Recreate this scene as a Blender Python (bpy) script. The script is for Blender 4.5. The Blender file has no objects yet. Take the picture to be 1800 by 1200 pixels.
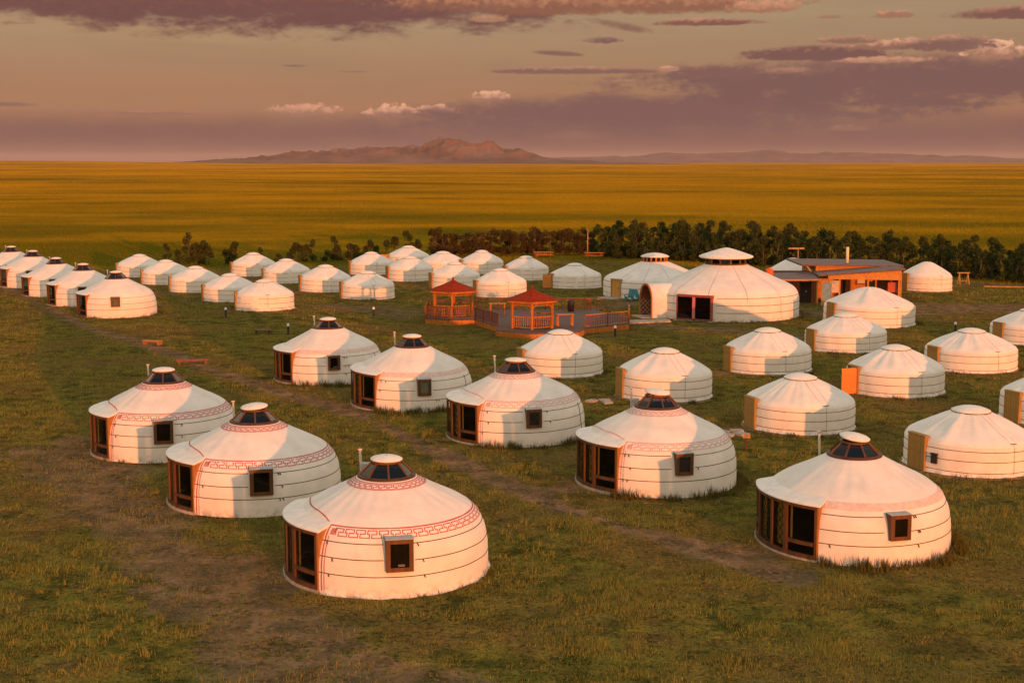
import bpy, math, random
import numpy as np

R_ = math.radians
sc = bpy.context.scene
col = sc.collection

# ------------------------------------------------------------------ camera
CAM_H = 12.8
cam = bpy.data.cameras.new('camera')
cam.sensor_width = 36.0
cam.lens = 48.0
cam.clip_start = 0.5
cam.clip_end = 90000.0
cam_o = bpy.data.objects.new('camera', cam)
col.objects.link(cam_o)
cam_o.location = (0, 0, CAM_H)
cam_o.rotation_euler = (R_(90 - 7.5), 0, 0)
sc.camera = cam_o

# ------------------------------------------------------------------ render / view
sc.view_settings.view_transform = 'Standard'
sc.view_settings.look = 'None'
sc.view_settings.exposure = 0.42
sc.view_settings.gamma = 1.0
sc.cycles.use_denoising = True
sc.cycles.max_bounces = 6
sc.cycles.diffuse_bounces = 2
sc.cycles.glossy_bounces = 2
sc.cycles.transparent_max_bounces = 8
sc.cycles.volume_bounces = 0
sc.cycles.sample_clamp_indirect = 6.0

# ------------------------------------------------------------------ sun and sky
SUN_AZ = 293.5      # degrees from +X, direction towards the sun
SUN_EL = 3.2
SKY_STRENGTH = 0.15
SKY_TINT = (1.34, 0.80, 0.60)
SUN_STRENGTH = 3.4
SUN_COLOR = (1.0, 0.27, 0.075)

sun = bpy.data.lights.new('sun', 'SUN')
sun.energy = SUN_STRENGTH
sun.angle = R_(0.6)
sun.color = SUN_COLOR
sun_o = bpy.data.objects.new('sun', sun)
col.objects.link(sun_o)
sun_o.location = (60, -120, 60)
sun_o.rotation_euler = (R_(90 - SUN_EL), 0, R_(SUN_AZ + 90))

world = bpy.data.worlds.new('World')
sc.world = world
world.use_nodes = True
wt = world.node_tree
wt.nodes.clear()


class G:
    """tiny node-graph writer"""
    def __init__(self, nt):
        self.nt = nt

    def n(self, t, **kw):
        nd = self.nt.nodes.new(t)
        for k, v in kw.items():
            setattr(nd, k, v)
        return nd

    def put(self, sock, v):
        if isinstance(v, bpy.types.NodeSocket):
            self.nt.links.new(v, sock)
        elif isinstance(v, (tuple, list)) and len(v) == 3 and sock.type == 'RGBA':
            sock.default_value = (*v, 1)
        else:
            sock.default_value = v

    def m(self, op, a, b=None, c=None, clamp=False):
        nd = self.n('ShaderNodeMath', operation=op, use_clamp=clamp)
        self.put(nd.inputs[0], a)
        if b is not None:
            self.put(nd.inputs[1], b)
        if c is not None:
            self.put(nd.inputs[2], c)
        return nd.outputs[0]

    def vm(self, op, a, b=None):
        nd = self.n('ShaderNodeVectorMath', operation=op)
        self.put(nd.inputs[0], a)
        if b is not None:
            self.put(nd.inputs[1], b)
        return nd.outputs[0]

    def ss(self, v, lo, hi, a=0.0, b=1.0):
        nd = self.n('ShaderNodeMapRange', interpolation_type='SMOOTHSTEP')
        self.put(nd.inputs['Value'], v)
        nd.inputs['From Min'].default_value = lo
        nd.inputs['From Max'].default_value = hi
        nd.inputs['To Min'].default_value = a
        nd.inputs['To Max'].default_value = b
        return nd.outputs[0]

    def mix(self, f, a, b, blend='MIX'):
        nd = self.n('ShaderNodeMix', data_type='RGBA', blend_type=blend)
        self.put(nd.inputs[0], f)
        self.put(nd.inputs[6], a)
        self.put(nd.inputs[7], b)
        return nd.outputs[2]

    def noise(self, vec, scale, detail=4.0, rough=0.55, dist=0.0):
        nd = self.n('ShaderNodeTexNoise')
        if vec is not None:
            self.put(nd.inputs['Vector'], vec)
        nd.inputs['Scale'].default_value = scale
        nd.inputs['Detail'].default_value = detail
        nd.inputs['Roughness'].default_value = rough
        nd.inputs['Distortion'].default_value = dist
        return nd

    def xyz(self, x, y, z):
        nd = self.n('ShaderNodeCombineXYZ')
        for i, v in enumerate((x, y, z)):
            self.put(nd.inputs[i], v)
        return nd.outputs[0]


def build_sky():
    g = G(wt)
    out = g.n('ShaderNodeOutputWorld')
    bg = g.n('ShaderNodeBackground')
    bg.inputs[1].default_value = SKY_STRENGTH
    sky = g.n('ShaderNodeTexSky', sky_type='NISHITA')
    sky.sun_disc = False
    sky.sun_elevation = R_(SUN_EL)
    sky.sun_rotation = R_(450 - SUN_AZ)
    sky.altitude = 1200
    sky.air_density = 1.0
    sky.dust_density = 2.0
    sky.ozone_density = 1.0
    tc = g.n('ShaderNodeTexCoord')
    sp = g.n('ShaderNodeSeparateXYZ')
    wt.links.new(tc.outputs['Generated'], sp.inputs[0])
    az = g.m('MULTIPLY', g.m('ARCTAN2', sp.outputs[0], sp.outputs[1]), 57.2958)
    el = g.m('MULTIPLY', g.m('ARCSINE', sp.outputs[2]), 57.2958)
    nish = g.mix(1.0, sky.outputs[0], SKY_TINT, 'MULTIPLY')
    k = .655 / SKY_STRENGTH

    def c(r, gg, b):
        return (r * k, gg * k, b * k)
    # evening air: dusty near the horizon, bright fill band added higher up, cooler overhead, the same all round
    base = g.mix(g.ss(el, 0.0, 3.4), c(.19, .10, .10), c(.175, .080, .073))
    base = g.mix(g.ss(el, 2.6, 7.5), base, c(.27, .195, .108))
    base = g.mix(g.ss(el, 7.0, 20.0), base, c(1.70, 1.26, .84))  # bright band out of view, raised to fill the shaded walls
    base = g.mix(g.ss(el, 16.0, 55.0), base, c(.34, .42, .46))
    base = g.mix(.26, base, nish, 'ADD')
    # noise fields
    v1 = g.xyz(g.m('MULTIPLY', az, .30), g.m('MULTIPLY', el, 1.0), 0.0)
    v2 = g.xyz(g.m('MULTIPLY', az, 1.1), g.m('MULTIPLY', el, 2.2), 3.0)
    v3 = g.xyz(g.m('MULTIPLY', az, .12), g.m('MULTIPLY', el, .9), 7.0)
    n1 = g.noise(v1, 1.3, 9, .60, .3).outputs[0]
    n2 = g.noise(v2, 1.7, 7, .62, .2).outputs[0]
    n3 = g.noise(v3, 1.0, 6, .6, .6).outputs[0]
    n1c = g.m('SUBTRACT', n1, .5)
    n2c = g.m('SUBTRACT', n2, .5)
    n3c = g.m('SUBTRACT', n3, .5)
    n4 = g.noise(g.xyz(g.m('MULTIPLY', az, 2.6), g.m('MULTIPLY', el, 3.4), 9.0), 1.0, 6, .62, .3).outputs[0]
    n4c = g.m('SUBTRACT', n4, .5)
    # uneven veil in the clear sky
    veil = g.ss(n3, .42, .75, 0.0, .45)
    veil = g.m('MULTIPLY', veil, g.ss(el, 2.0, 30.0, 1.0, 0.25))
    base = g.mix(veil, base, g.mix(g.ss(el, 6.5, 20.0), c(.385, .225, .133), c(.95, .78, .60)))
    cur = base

    def cloud(cur, a0, e0, wa, we, dark, lit, k1=1.6, k2=.8, soft=.7, slope=0.0,
              l0=.1, l1=.9, lk=2.2, opac=1.0, allround=False, puff=0.0):
        de = g.m('SUBTRACT', el, e0)
        if allround:
            u2 = 0.0
        else:
            da = g.m('SUBTRACT', az, a0)
            if slope:
                de = g.m('SUBTRACT', de, g.m('MULTIPLY', da, slope))
            u = g.m('DIVIDE', da, wa)
            u2 = g.m('MULTIPLY', u, u)
        v = g.m('DIVIDE', de, we)
        if puff:      # flat foot, heaped top
            v = g.m('MINIMUM', v, g.m('MULTIPLY', v, 2.2))
        d = g.m('SUBTRACT', 1.0, g.m('ADD', u2, g.m('MULTIPLY', v, v)))
        d = g.m('ADD', d, g.m('MULTIPLY', n1c, k1 * 2))
        d = g.m('ADD', d, g.m('MULTIPLY', n2c, k2 * 2))
        if puff:
            d = g.m('ADD', d, g.m('MULTIPLY', n4c, puff * 2))
        mask = g.ss(d, 0.0, soft, 0.0, opac)
        t = g.m('ADD', v, g.m('MULTIPLY', n4c if puff else n2c, lk))
        lf = g.ss(t, l0, l1)
        cc = g.mix(lf, c(*dark), c(*lit))
        return g.mix(mask, cur, cc)

    # generic banks that fill the rest of the sky
    far = g.ss(g.m('ABSOLUTE', az), 21.0, 32.0)
    gm = g.m('MULTIPLY', g.ss(g.m('ADD', n3c, g.m('MULTIPLY', n1c, .35)), .02, .16, 0.0, .85), far)
    gm = g.m('MULTIPLY', gm, g.ss(el, 28.0, 8.0))
    cur = g.mix(gm, cur, g.mix(g.ss(n2, .45, .7), c(.21, .11, .10), c(.46, .23, .15)))
    hi = g.m('MULTIPLY', g.ss(g.m('ADD', n3c, g.m('MULTIPLY', n1c, .3)), .0, .2, 0.0, .6), g.ss(el, 7.5, 12.0))
    hi = g.m('MULTIPLY', hi, g.ss(el, 45.0, 20.0))
    cur = g.mix(hi, cur, g.mix(g.ss(n2, .4, .7), c(.62, .50, .38), c(1.1, .88, .66)))

    DK = (.205, .105, .098)
    DK2 = (.36, .178, .122)
    PE = (.70, .36, .215)
    # low bank round the whole horizon
    cur = cloud(cur, 0, .95, 40, 1.25, (.19, .098, .092), (.235, .12, .103), k1=.25, k2=.10, soft=1.3, opac=.9, allround=True, l0=.2, l1=1.4, lk=.8)
    plain_sky = cur
    # the cloud field ahead, written out bank by bank
    # pale wisps
    cur = cloud(cur, -17.0, 5.35, 5.2, .62, (.50, .29, .15), (.56, .35, .18), k1=1.0, k2=.3, soft=1.5, slope=-.06, opac=.85)
    cur = cloud(cur, -12.8, 5.1, 3.4, .44, (.50, .31, .16), (.58, .36, .18), k1=.8, k2=.3, soft=1.5, slope=-.16, opac=.85)
    # cumulus heads on the bank
    cur = cloud(cur, -8.6, 2.0, 1.7, .38, (.42, .20, .135), (.82, .39, .23), k1=.3, k2=.5, soft=.6, l0=-.3, l1=.9, lk=2.0, opac=.95, puff=1.3)
    cur = cloud(cur, -4.9, 1.97, 1.3, .42, (.42, .20, .135), (.95, .47, .28), k1=.3, k2=.4, soft=.5, l0=-.3, l1=.8, lk=2.2, puff=1.4)
    cur = cloud(cur, -3.1, 1.99, 1.0, .38, (.44, .21, .14), (.97, .48, .29), k1=.3, k2=.4, soft=.5, l0=-.3, l1=.8, lk=2.2, puff=1.4)
    cur = cloud(cur, -.9, 2.6, .9, .32, (.44, .21, .14), (.90, .45, .27), k1=.3, k2=.4, soft=.5, l0=-.3, l1=.8, puff=1.3)
    cur = cloud(cur, -14.6, 1.90, 3.4, .15, (.34, .165, .12), (.50, .24, .155), k1=.6, k2=.6, soft=1.0, opac=.85, puff=.6)
    # long wedge of cloud
    cur = cloud(cur, 6.0, 2.0, 13.5, 1.10, DK, DK2, k1=.9, k2=.5, soft=.8, slope=.03, l0=.3, l1=1.3, lk=1.6, opac=.93)
    cur = cloud(cur, 16.0, 3.2, 13.0, 1.30, DK, (.42, .20, .13), k1=1.1, k2=.65, soft=.7, slope=.012, l0=.2, l1=1.2, lk=1.6, opac=.95)
    cur = cloud(cur, 12.4, 4.2, 3.4, .50, (.215, .105, .09), (.46, .21, .135), k1=.8, k2=.5, soft=.6, l0=.3, l1=1.2, puff=.8)
    cur = cloud(cur, 15.0, 3.95, 2.2, .22, (.42, .20, .13), (.70, .35, .21), k1=.4, k2=.6, soft=.7, l0=-.5, l1=.8, opac=.9, puff=1.0)
    cur = cloud(cur, 15.8, 4.5, 2.8, .34, (.32, .155, .11), (.84, .42, .25), k1=.5, k2=.6, soft=.6, l0=.0, l1=1.0, puff=1.4)
    cur = cloud(cur, 19.1, 4.15, 1.2, .62, (.42, .20, .13), (1.0, .52, .31), k1=.4, k2=.5, soft=.5, l0=-.3, l1=.9, lk=2.6, puff=1.5)
    cur = cloud(cur, 20.7, 4.2, .6, .32, (.42, .20, .13), (.80, .42, .26), k1=.3, k2=.5, soft=.5, l0=-.3, l1=.9, lk=2.6, puff=1.3)
    cur = cloud(cur, 8.6, 3.55, 2.2, .42, (.24, .12, .10), (.50, .24, .15), k1=.7, k2=.7, soft=.7, l0=.4, l1=1.3, puff=1.2, opac=.9)
    cur = cloud(cur, 17.4, 4.45, 2.0, .48, (.25, .122, .10), (.62, .30, .18), k1=.6, k2=.7, soft=.6, l0=.3, l1=1.2, puff=1.5, opac=.95)
    cur = cloud(cur, 13.6, 4.75, 1.3, .26, (.30, .145, .105), (.64, .31, .19), k1=.5, k2=.7, soft=.6, l0=.0, l1=1.0, puff=1.4, opac=.9)
    cur = cloud(cur, 11.2, 3.6, 1.5, .24, (.33, .16, .115), (.52, .26, .165), k1=.5, k2=.5, soft=1.0, l0=-.4, l1=.8, opac=.8, puff=1.0)
    cur = cloud(cur, 2.6, 3.66, 4.0, .24, (.27, .138, .108), (.60, .285, .175), k1=.6, k2=.5, soft=.6, l0=.1, l1=1.0, lk=1.4, puff=.6)
    cur = cloud(cur, 6.4, 3.72, .55, .18, (.50, .24, .155), (.76, .38, .235), k1=.3, k2=.5, soft=.6, puff=1.0)
    cur = cloud(cur, 4.6, 3.2, 1.6, .16, (.36, .18, .12), (.52, .26, .165), k1=.5, k2=.5, soft=1.0, puff=.8, opac=.7)
    # top bank
    cur = cloud(cur, -11.0, 7.1, 20.0, 2.2, (.180, .074, .072), (.285, .118, .082), k1=.8, k2=.35, soft=.6, slope=-.006, l0=-.7, l1=.6, lk=1.8, opac=.96)
    cur = cloud(cur, 3.4, 6.4, 9.8, 1.25, (.31, .128, .078), (.70, .31, .165), k1=.7, k2=.5, soft=.7, l0=-.4, l1=.8, lk=2.0, opac=.95, puff=.5)
    cur = cloud(cur, 10.2, 6.1, 1.7, .45, (.42, .185, .11), (.72, .33, .19), k1=.4, k2=.6, soft=.8, l0=-.4, l1=.8, puff=1.0)
    cur = cloud(cur, -1.0, 5.75, .9, .28, (.50, .25, .14), (.66, .34, .19), k1=.4, k2=.6, soft=.9, opac=.85, puff=.8)
    cur = cloud(cur, 8.0, 5.55, 2.4, .26, (.26, .112, .088), (.64, .29, .17), k1=.5, k2=.6, soft=.7, l0=.1, l1=.9, puff=.9)
    # scattered scraps
    cur = cloud(cur, 20.6, 5.6, 3.8, .42, (.24, .108, .088), (.55, .25, .155), k1=.6, k2=.4, soft=.7, l0=.2, l1=1.0, puff=.6)
    cur = cloud(cur, 15.3, 5.7, 1.0, .26, (.40, .19, .12), (.66, .32, .19), k1=.3, k2=.6, soft=.7, puff=1.0)
    cur = cloud(cur, 12.8, 5.7, .6, .16, (.38, .19, .12), (.52, .26, .16), k1=.3, k2=.5, soft=.9, puff=1.0, opac=.8)
    cur = cloud(cur, 3.7, 4.88, .9, .24, (.235, .12, .105), (.33, .17, .125), k1=.4, k2=.6, soft=.8, puff=.9)
    cur = cloud(cur, 1.9, 4.4, 1.2, .13, (.265, .135, .108), (.33, .17, .125), k1=.6, k2=.6, soft=1.0, slope=-.06)
    cur = cloud(cur, 4.4, 5.5, 1.6, .22, (.25, .12, .095), (.33, .165, .115), k1=.5, k2=.6, soft=1.0, slope=-.18, opac=.85)
    cur = cloud(cur, -8.9, 3.86, .6, .06, (.27, .15, .12), (.3, .17, .13), k1=.4, k2=.5, soft=1.0, opac=.8)
    cur = cloud(cur, -6.6, 3.64, .9, .06, (.29, .16, .12), (.32, .18, .13), k1=.4, k2=.5, soft=1.0, opac=.6)
    cur = cloud(cur, -20.2, 2.2, 1.6, .12, (.26, .14, .12), (.3, .16, .13), k1=.4, k2=.5, soft=1.0, opac=.8)
    cur = cloud(cur, 13.8, 1.3, 1.1, .22, (.34, .17, .125), (.48, .235, .16), k1=.3, k2=.5, soft=1.0, opac=.7, puff=1.0)
    cur = cloud(cur, 2.6, 1.0, 1.6, .30, (.33, .165, .12), (.38, .19, .135), k1=.4, k2=.6, soft=1.2, opac=.6, puff=.8)
    # banks end well inside this sector; elsewhere the two skies are identical
    sector = g.m('MULTIPLY', g.m('LESS_THAN', g.m('ABSOLUTE', az), 42.0), g.m('LESS_THAN', el, 11.0))
    bg2 = g.n('ShaderNodeBackground')
    bg2.inputs[1].default_value = SKY_STRENGTH
    wt.links.new(plain_sky, bg2.inputs[0])
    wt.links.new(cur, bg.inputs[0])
    ms = g.n('ShaderNodeMixShader')
    wt.links.new(sector, ms.inputs[0])
    wt.links.new(bg2.outputs[0], ms.inputs[1])
    wt.links.new(bg.outputs[0], ms.inputs[2])
    wt.links.new(ms.outputs[0], out.inputs[0])
    world.cycles.sampling_method = 'MANUAL'
    world.cycles.sample_map_resolution = 512


build_sky()

# ================================================================== materials
MATS = {}


def mat(name, colr, rough=.75, var=.18, scale=6.0, bump=0.0, spec=.25, stretch=(1, 1, 1), col2=None):
    if name in MATS:
        return MATS[name]
    m = bpy.data.materials.new(name)
    m.use_nodes = True
    g = G(m.node_tree)
    b = m.node_tree.nodes['Principled BSDF']
    tc = g.n('ShaderNodeTexCoord')
    mp = g.n('ShaderNodeMapping')
    mp.inputs['Scale'].default_value = stretch
    m.node_tree.links.new(tc.outputs['Object'], mp.inputs[0])
    nz = g.noise(mp.outputs[0], scale, 5, .6)
    lo = tuple(v * (1 - var) for v in colr) if col2 is None else col2
    hi = tuple(min(1, v * (1 + var)) for v in colr)
    f = g.ss(nz.outputs[0], .3, .7)
    m.node_tree.links.new(g.mix(f, lo, hi), b.inputs['Base Color'])
    b.inputs['Roughness'].default_value = rough
    b.inputs['Specular IOR Level'].default_value = spec
    if bump:
        bp = g.n('ShaderNodeBump')
        bp.inputs['Strength'].default_value = bump
        bp.inputs['Distance'].default_value = .02
        m.node_tree.links.new(nz.outputs[0], bp.inputs['Height'])
        m.node_tree.links.new(bp.outputs[0], b.inputs['Normal'])
    MATS[name] = m
    return m


def fabric_mat(name, outer, inner):
    m = bpy.data.materials.new(name)
    m.use_nodes = True
    nt = m.node_tree
    g = G(nt)
    b = nt.nodes['Principled BSDF']
    tc = g.n('ShaderNodeTexCoord')
    oi = g.n('ShaderNodeObjectInfo')
    sp = g.n('ShaderNodeSeparateXYZ')
    nt.links.new(tc.outputs['Object'], sp.inputs[0])
    ang = g.m('ARCTAN2', sp.outputs[1], sp.outputs[0])
    off = g.m('MULTIPLY', oi.outputs['Random'], 37.0)
    r2 = g.m('SQRT', g.m('ADD', g.m('MULTIPLY', sp.outputs[0], sp.outputs[0]), g.m('MULTIPLY', sp.outputs[1], sp.outputs[1])))
    streak = g.noise(g.xyz(g.m('MULTIPLY', ang, 9.0), g.m('ADD', sp.outputs[2], off), g.m('MULTIPLY', r2, .5)), 1.2, 5, .6)
    blot = g.noise(g.vm('ADD', tc.outputs['Object'], g.xyz(off, off, 0.0)), 1.1, 6, .62)
    splash = g.noise(g.vm('ADD', tc.outputs['Object'], g.xyz(off, 0.0, 0.0)), 3.3, 4, .65)
    c1 = g.mix(g.ss(blot.outputs[0], .32, .68), tuple(v * .88 for v in outer), outer)
    c1 = g.mix(g.ss(streak.outputs[0], .55, .78, 0, .22), c1, (.50, .46, .40))
    # mud splashed along the foot of the cloth, patchy
    foot = g.m('MULTIPLY', g.ss(sp.outputs[2], .42, .0), g.ss(splash.outputs[0], .44, .62, 0, .55))
    c1 = g.mix(foot, c1, (.34, .26, .17))
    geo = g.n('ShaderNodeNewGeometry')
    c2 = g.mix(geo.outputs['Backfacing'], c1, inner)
    nt.links.new(c2, b.inputs['Base Color'])
    b.inputs['Roughness'].default_value = .85
    b.inputs['Specular IOR Level'].default_value = .15
    bp = g.n('ShaderNodeBump')
    bp.inputs['Strength'].default_value = .28
    bp.inputs['Distance'].default_value = .03
    h = g.m('ADD', g.m('MULTIPLY', streak.outputs[0], .9), g.m('MULTIPLY', blot.outputs[0], .25))
    nt.links.new(h, bp.inputs['Height'])
    nt.links.new(bp.outputs[0], b.inputs['Normal'])
    MATS[name] = m
    return m


def glass_mat(name, tint, refl=1.0):
    m = bpy.data.materials.new(name)
    m.use_nodes = True
    nt = m.node_tree
    nt.nodes.clear()
    g = G(nt)
    out = g.n('ShaderNodeOutputMaterial')
    tr = g.n('ShaderNodeBsdfTransparent')
    tr.inputs[0].default_value = (*tint, 1)
    gl = g.n('ShaderNodeBsdfGlossy')
    gl.inputs['Color'].default_value = (.95, .95, .95, 1)
    gl.inputs['Roughness'].default_value = .04
    geo = g.n('ShaderNodeNewGeometry')
    dt = g.n('ShaderNodeVectorMath', operation='DOT_PRODUCT')
    nt.links.new(geo.outputs['Incoming'], dt.inputs[0])
    nt.links.new(geo.outputs['Normal'], dt.inputs[1])
    ca = g.m('ABSOLUTE', dt.outputs['Value'])
    sch = g.m('ADD', .04, g.m('MULTIPLY', g.m('POWER', g.m('SUBTRACT', 1.0, ca), 5.0), .96))
    ms = g.n('ShaderNodeMixShader')
    nt.links.new(g.m('MULTIPLY', sch, refl, clamp=True), ms.inputs[0])
    nt.links.new(tr.outputs[0], ms.inputs[1])
    nt.links.new(gl.outputs[0], ms.inputs[2])
    nt.links.new(ms.outputs[0], out.inputs[0])
    MATS[name] = m
    return m


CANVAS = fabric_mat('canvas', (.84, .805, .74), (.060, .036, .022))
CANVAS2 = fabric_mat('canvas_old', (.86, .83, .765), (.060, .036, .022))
GLASS = glass_mat('glass', (.66, .68, .66), .65)
LGLASS = glass_mat('lantern_glass', (.34, .32, .36))
WOOD = mat('brown_wood', (.105, .044, .015), .55, .3, 5, .15, .3, (1, 1, .25))
JAMB = mat('jamb_wood', (.40, .175, .045), .6, .2, 5, .1, .2, (1, 1, .3))
WOODD = mat('dark_wood', (.075, .030, .014), .55, .3, 5, .15, .3, (1, 1, .25))
DOORW = mat('door_wood', (.36, .20, .055), .7, .3, 9, .2, .2, (3, 3, .3))
DOORO = mat('door_orange', (.62, .24, .05), .6, .15, 6, .1, .25, (3, 3, .3))
ROPE = mat('rope', (.055, .032, .022), .9, .3, 20)
PRINT = mat('red_print', (.52, .085, .09), .8, .15, 10)
PRINTP = mat('pale_red_print', (.66, .36, .34), .8, .2, 10)
PRINTF = mat('faded_red_print', (.70, .55, .50), .85, .12, 6)
CAPW = mat('cap_white', (.82, .79, .73), .8, .08, 3, .03)
FLOORW = mat('floor_boards', (.035, .02, .012), .6, .3, 4)
CURT = mat('ochre_curtain', (.85, .56, .11), .85, .2, 8, .2, .1, (6, 6, .4))
CURTW = mat('pale_curtain', (.62, .60, .50), .85, .1, 8, .2, .1, (6, 6, .4))
CONC = mat('pale_concrete', (.40, .35, .29), .9, .2, 5, .2)
EARTH = mat('earth_bank', (.20, .135, .075), .95, .35, 4, .5)
METALP = mat('pale_pipe', (.55, .50, .42), .5, .15, 8)
DARKM = mat('dark_metal', (.03, .026, .025), .5, .2, 10)
REDW = mat('orange_stain', (.42, .150, .022), .55, .22, 5, .1, .3, (1, 1, .3))
REDD = mat('brown_stain', (.20, .055, .02), .6, .25, 5, .1, .3, (1, 1, .3))
ROOFR = mat('red_roof', (.26, .030, .008), .85, .25, 4, .2, .08)
DECKM = mat('deck_boards', (.13, .080, .066), .75, .3, 2.0, .1, .2, (.4, 9, 1))
OCHRE = mat('ochre_wall', (.50, .225, .055), .75, .15, 3, .1, .2)
TAN = mat('tan_wall', (.42, .27, .13), .8, .2, 3, .15, .2)
ROOFP = mat('purple_roof', (.13, .085, .085), .6, .3, 2)
BLACKB = mat('black_boards', (.035, .022, .015), .8, .3, 4, .2, .2, (4, 4, .3))
TEAL = mat('teal_paint', (.02, .22, .26), .5, .15, 8)
BLUEC = mat('blue_cloth', (.16, .30, .38), .8, .2, 5)
ORANGE = mat('orange_plastic', (.72, .12, .02), .45, .1, 6)
WHITE = mat('white_paint', (.75, .73, .69), .5, .08, 6)
CREAM = mat('cream_pipe', (.78, .66, .42), .4, .08, 6)
GREYC = mat('grey_box', (.40, .42, .40), .6, .1, 6)
BARK = mat('bark', (.11, .085, .06), .9, .3, 12, .3)
WOODY = mat('weathered_wood', (.40, .25, .10), .8, .3, 6, .2, .2, (1, 1, .3))


def leaf_mat(name, a, b, trans=.25):
    m = bpy.data.materials.new(name)
    m.use_nodes = True
    nt = m.node_tree
    nt.nodes.clear()
    g = G(nt)
    out = g.n('ShaderNodeOutputMaterial')
    geo = g.n('ShaderNodeNewGeometry')
    oi = g.n('ShaderNodeObjectInfo')
    nz = g.noise(geo.outputs['Position'], .9, 3, .6)
    f = g.m('ADD', g.m('MULTIPLY', geo.outputs['Random Per Island'], .5),
            g.m('ADD', g.m('MULTIPLY', nz.outputs[0], .35), g.m('MULTIPLY', oi.outputs['Random'], .15)))
    c = g.mix(f, a, b)
    d = g.n('ShaderNodeBsdfDiffuse')
    t = g.n('ShaderNodeBsdfTranslucent')
    nt.links.new(c, d.inputs[0])
    nt.links.new(c, t.inputs[0])
    ms = g.n('ShaderNodeMixShader')
    ms.inputs[0].default_value = trans
    nt.links.new(d.outputs[0], ms.inputs[1])
    nt.links.new(t.outputs[0], ms.inputs[2])
    nt.links.new(ms.outputs[0], out.inputs[0])
    MATS[name] = m
    return m


LEAF = leaf_mat('tree_leaves', (.028, .042, .012), (.115, .130, .040))
LEAFB = leaf_mat('bush_leaves', (.030, .042, .012), (.105, .115, .032))
WEED = leaf_mat('weed_leaves', (.06, .062, .016), (.20, .165, .042), .35)
GRASSB = leaf_mat('grass_blades', (.11, .105, .022), (.46, .40, .090), .35)

# ================================================================== mesh helpers


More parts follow.
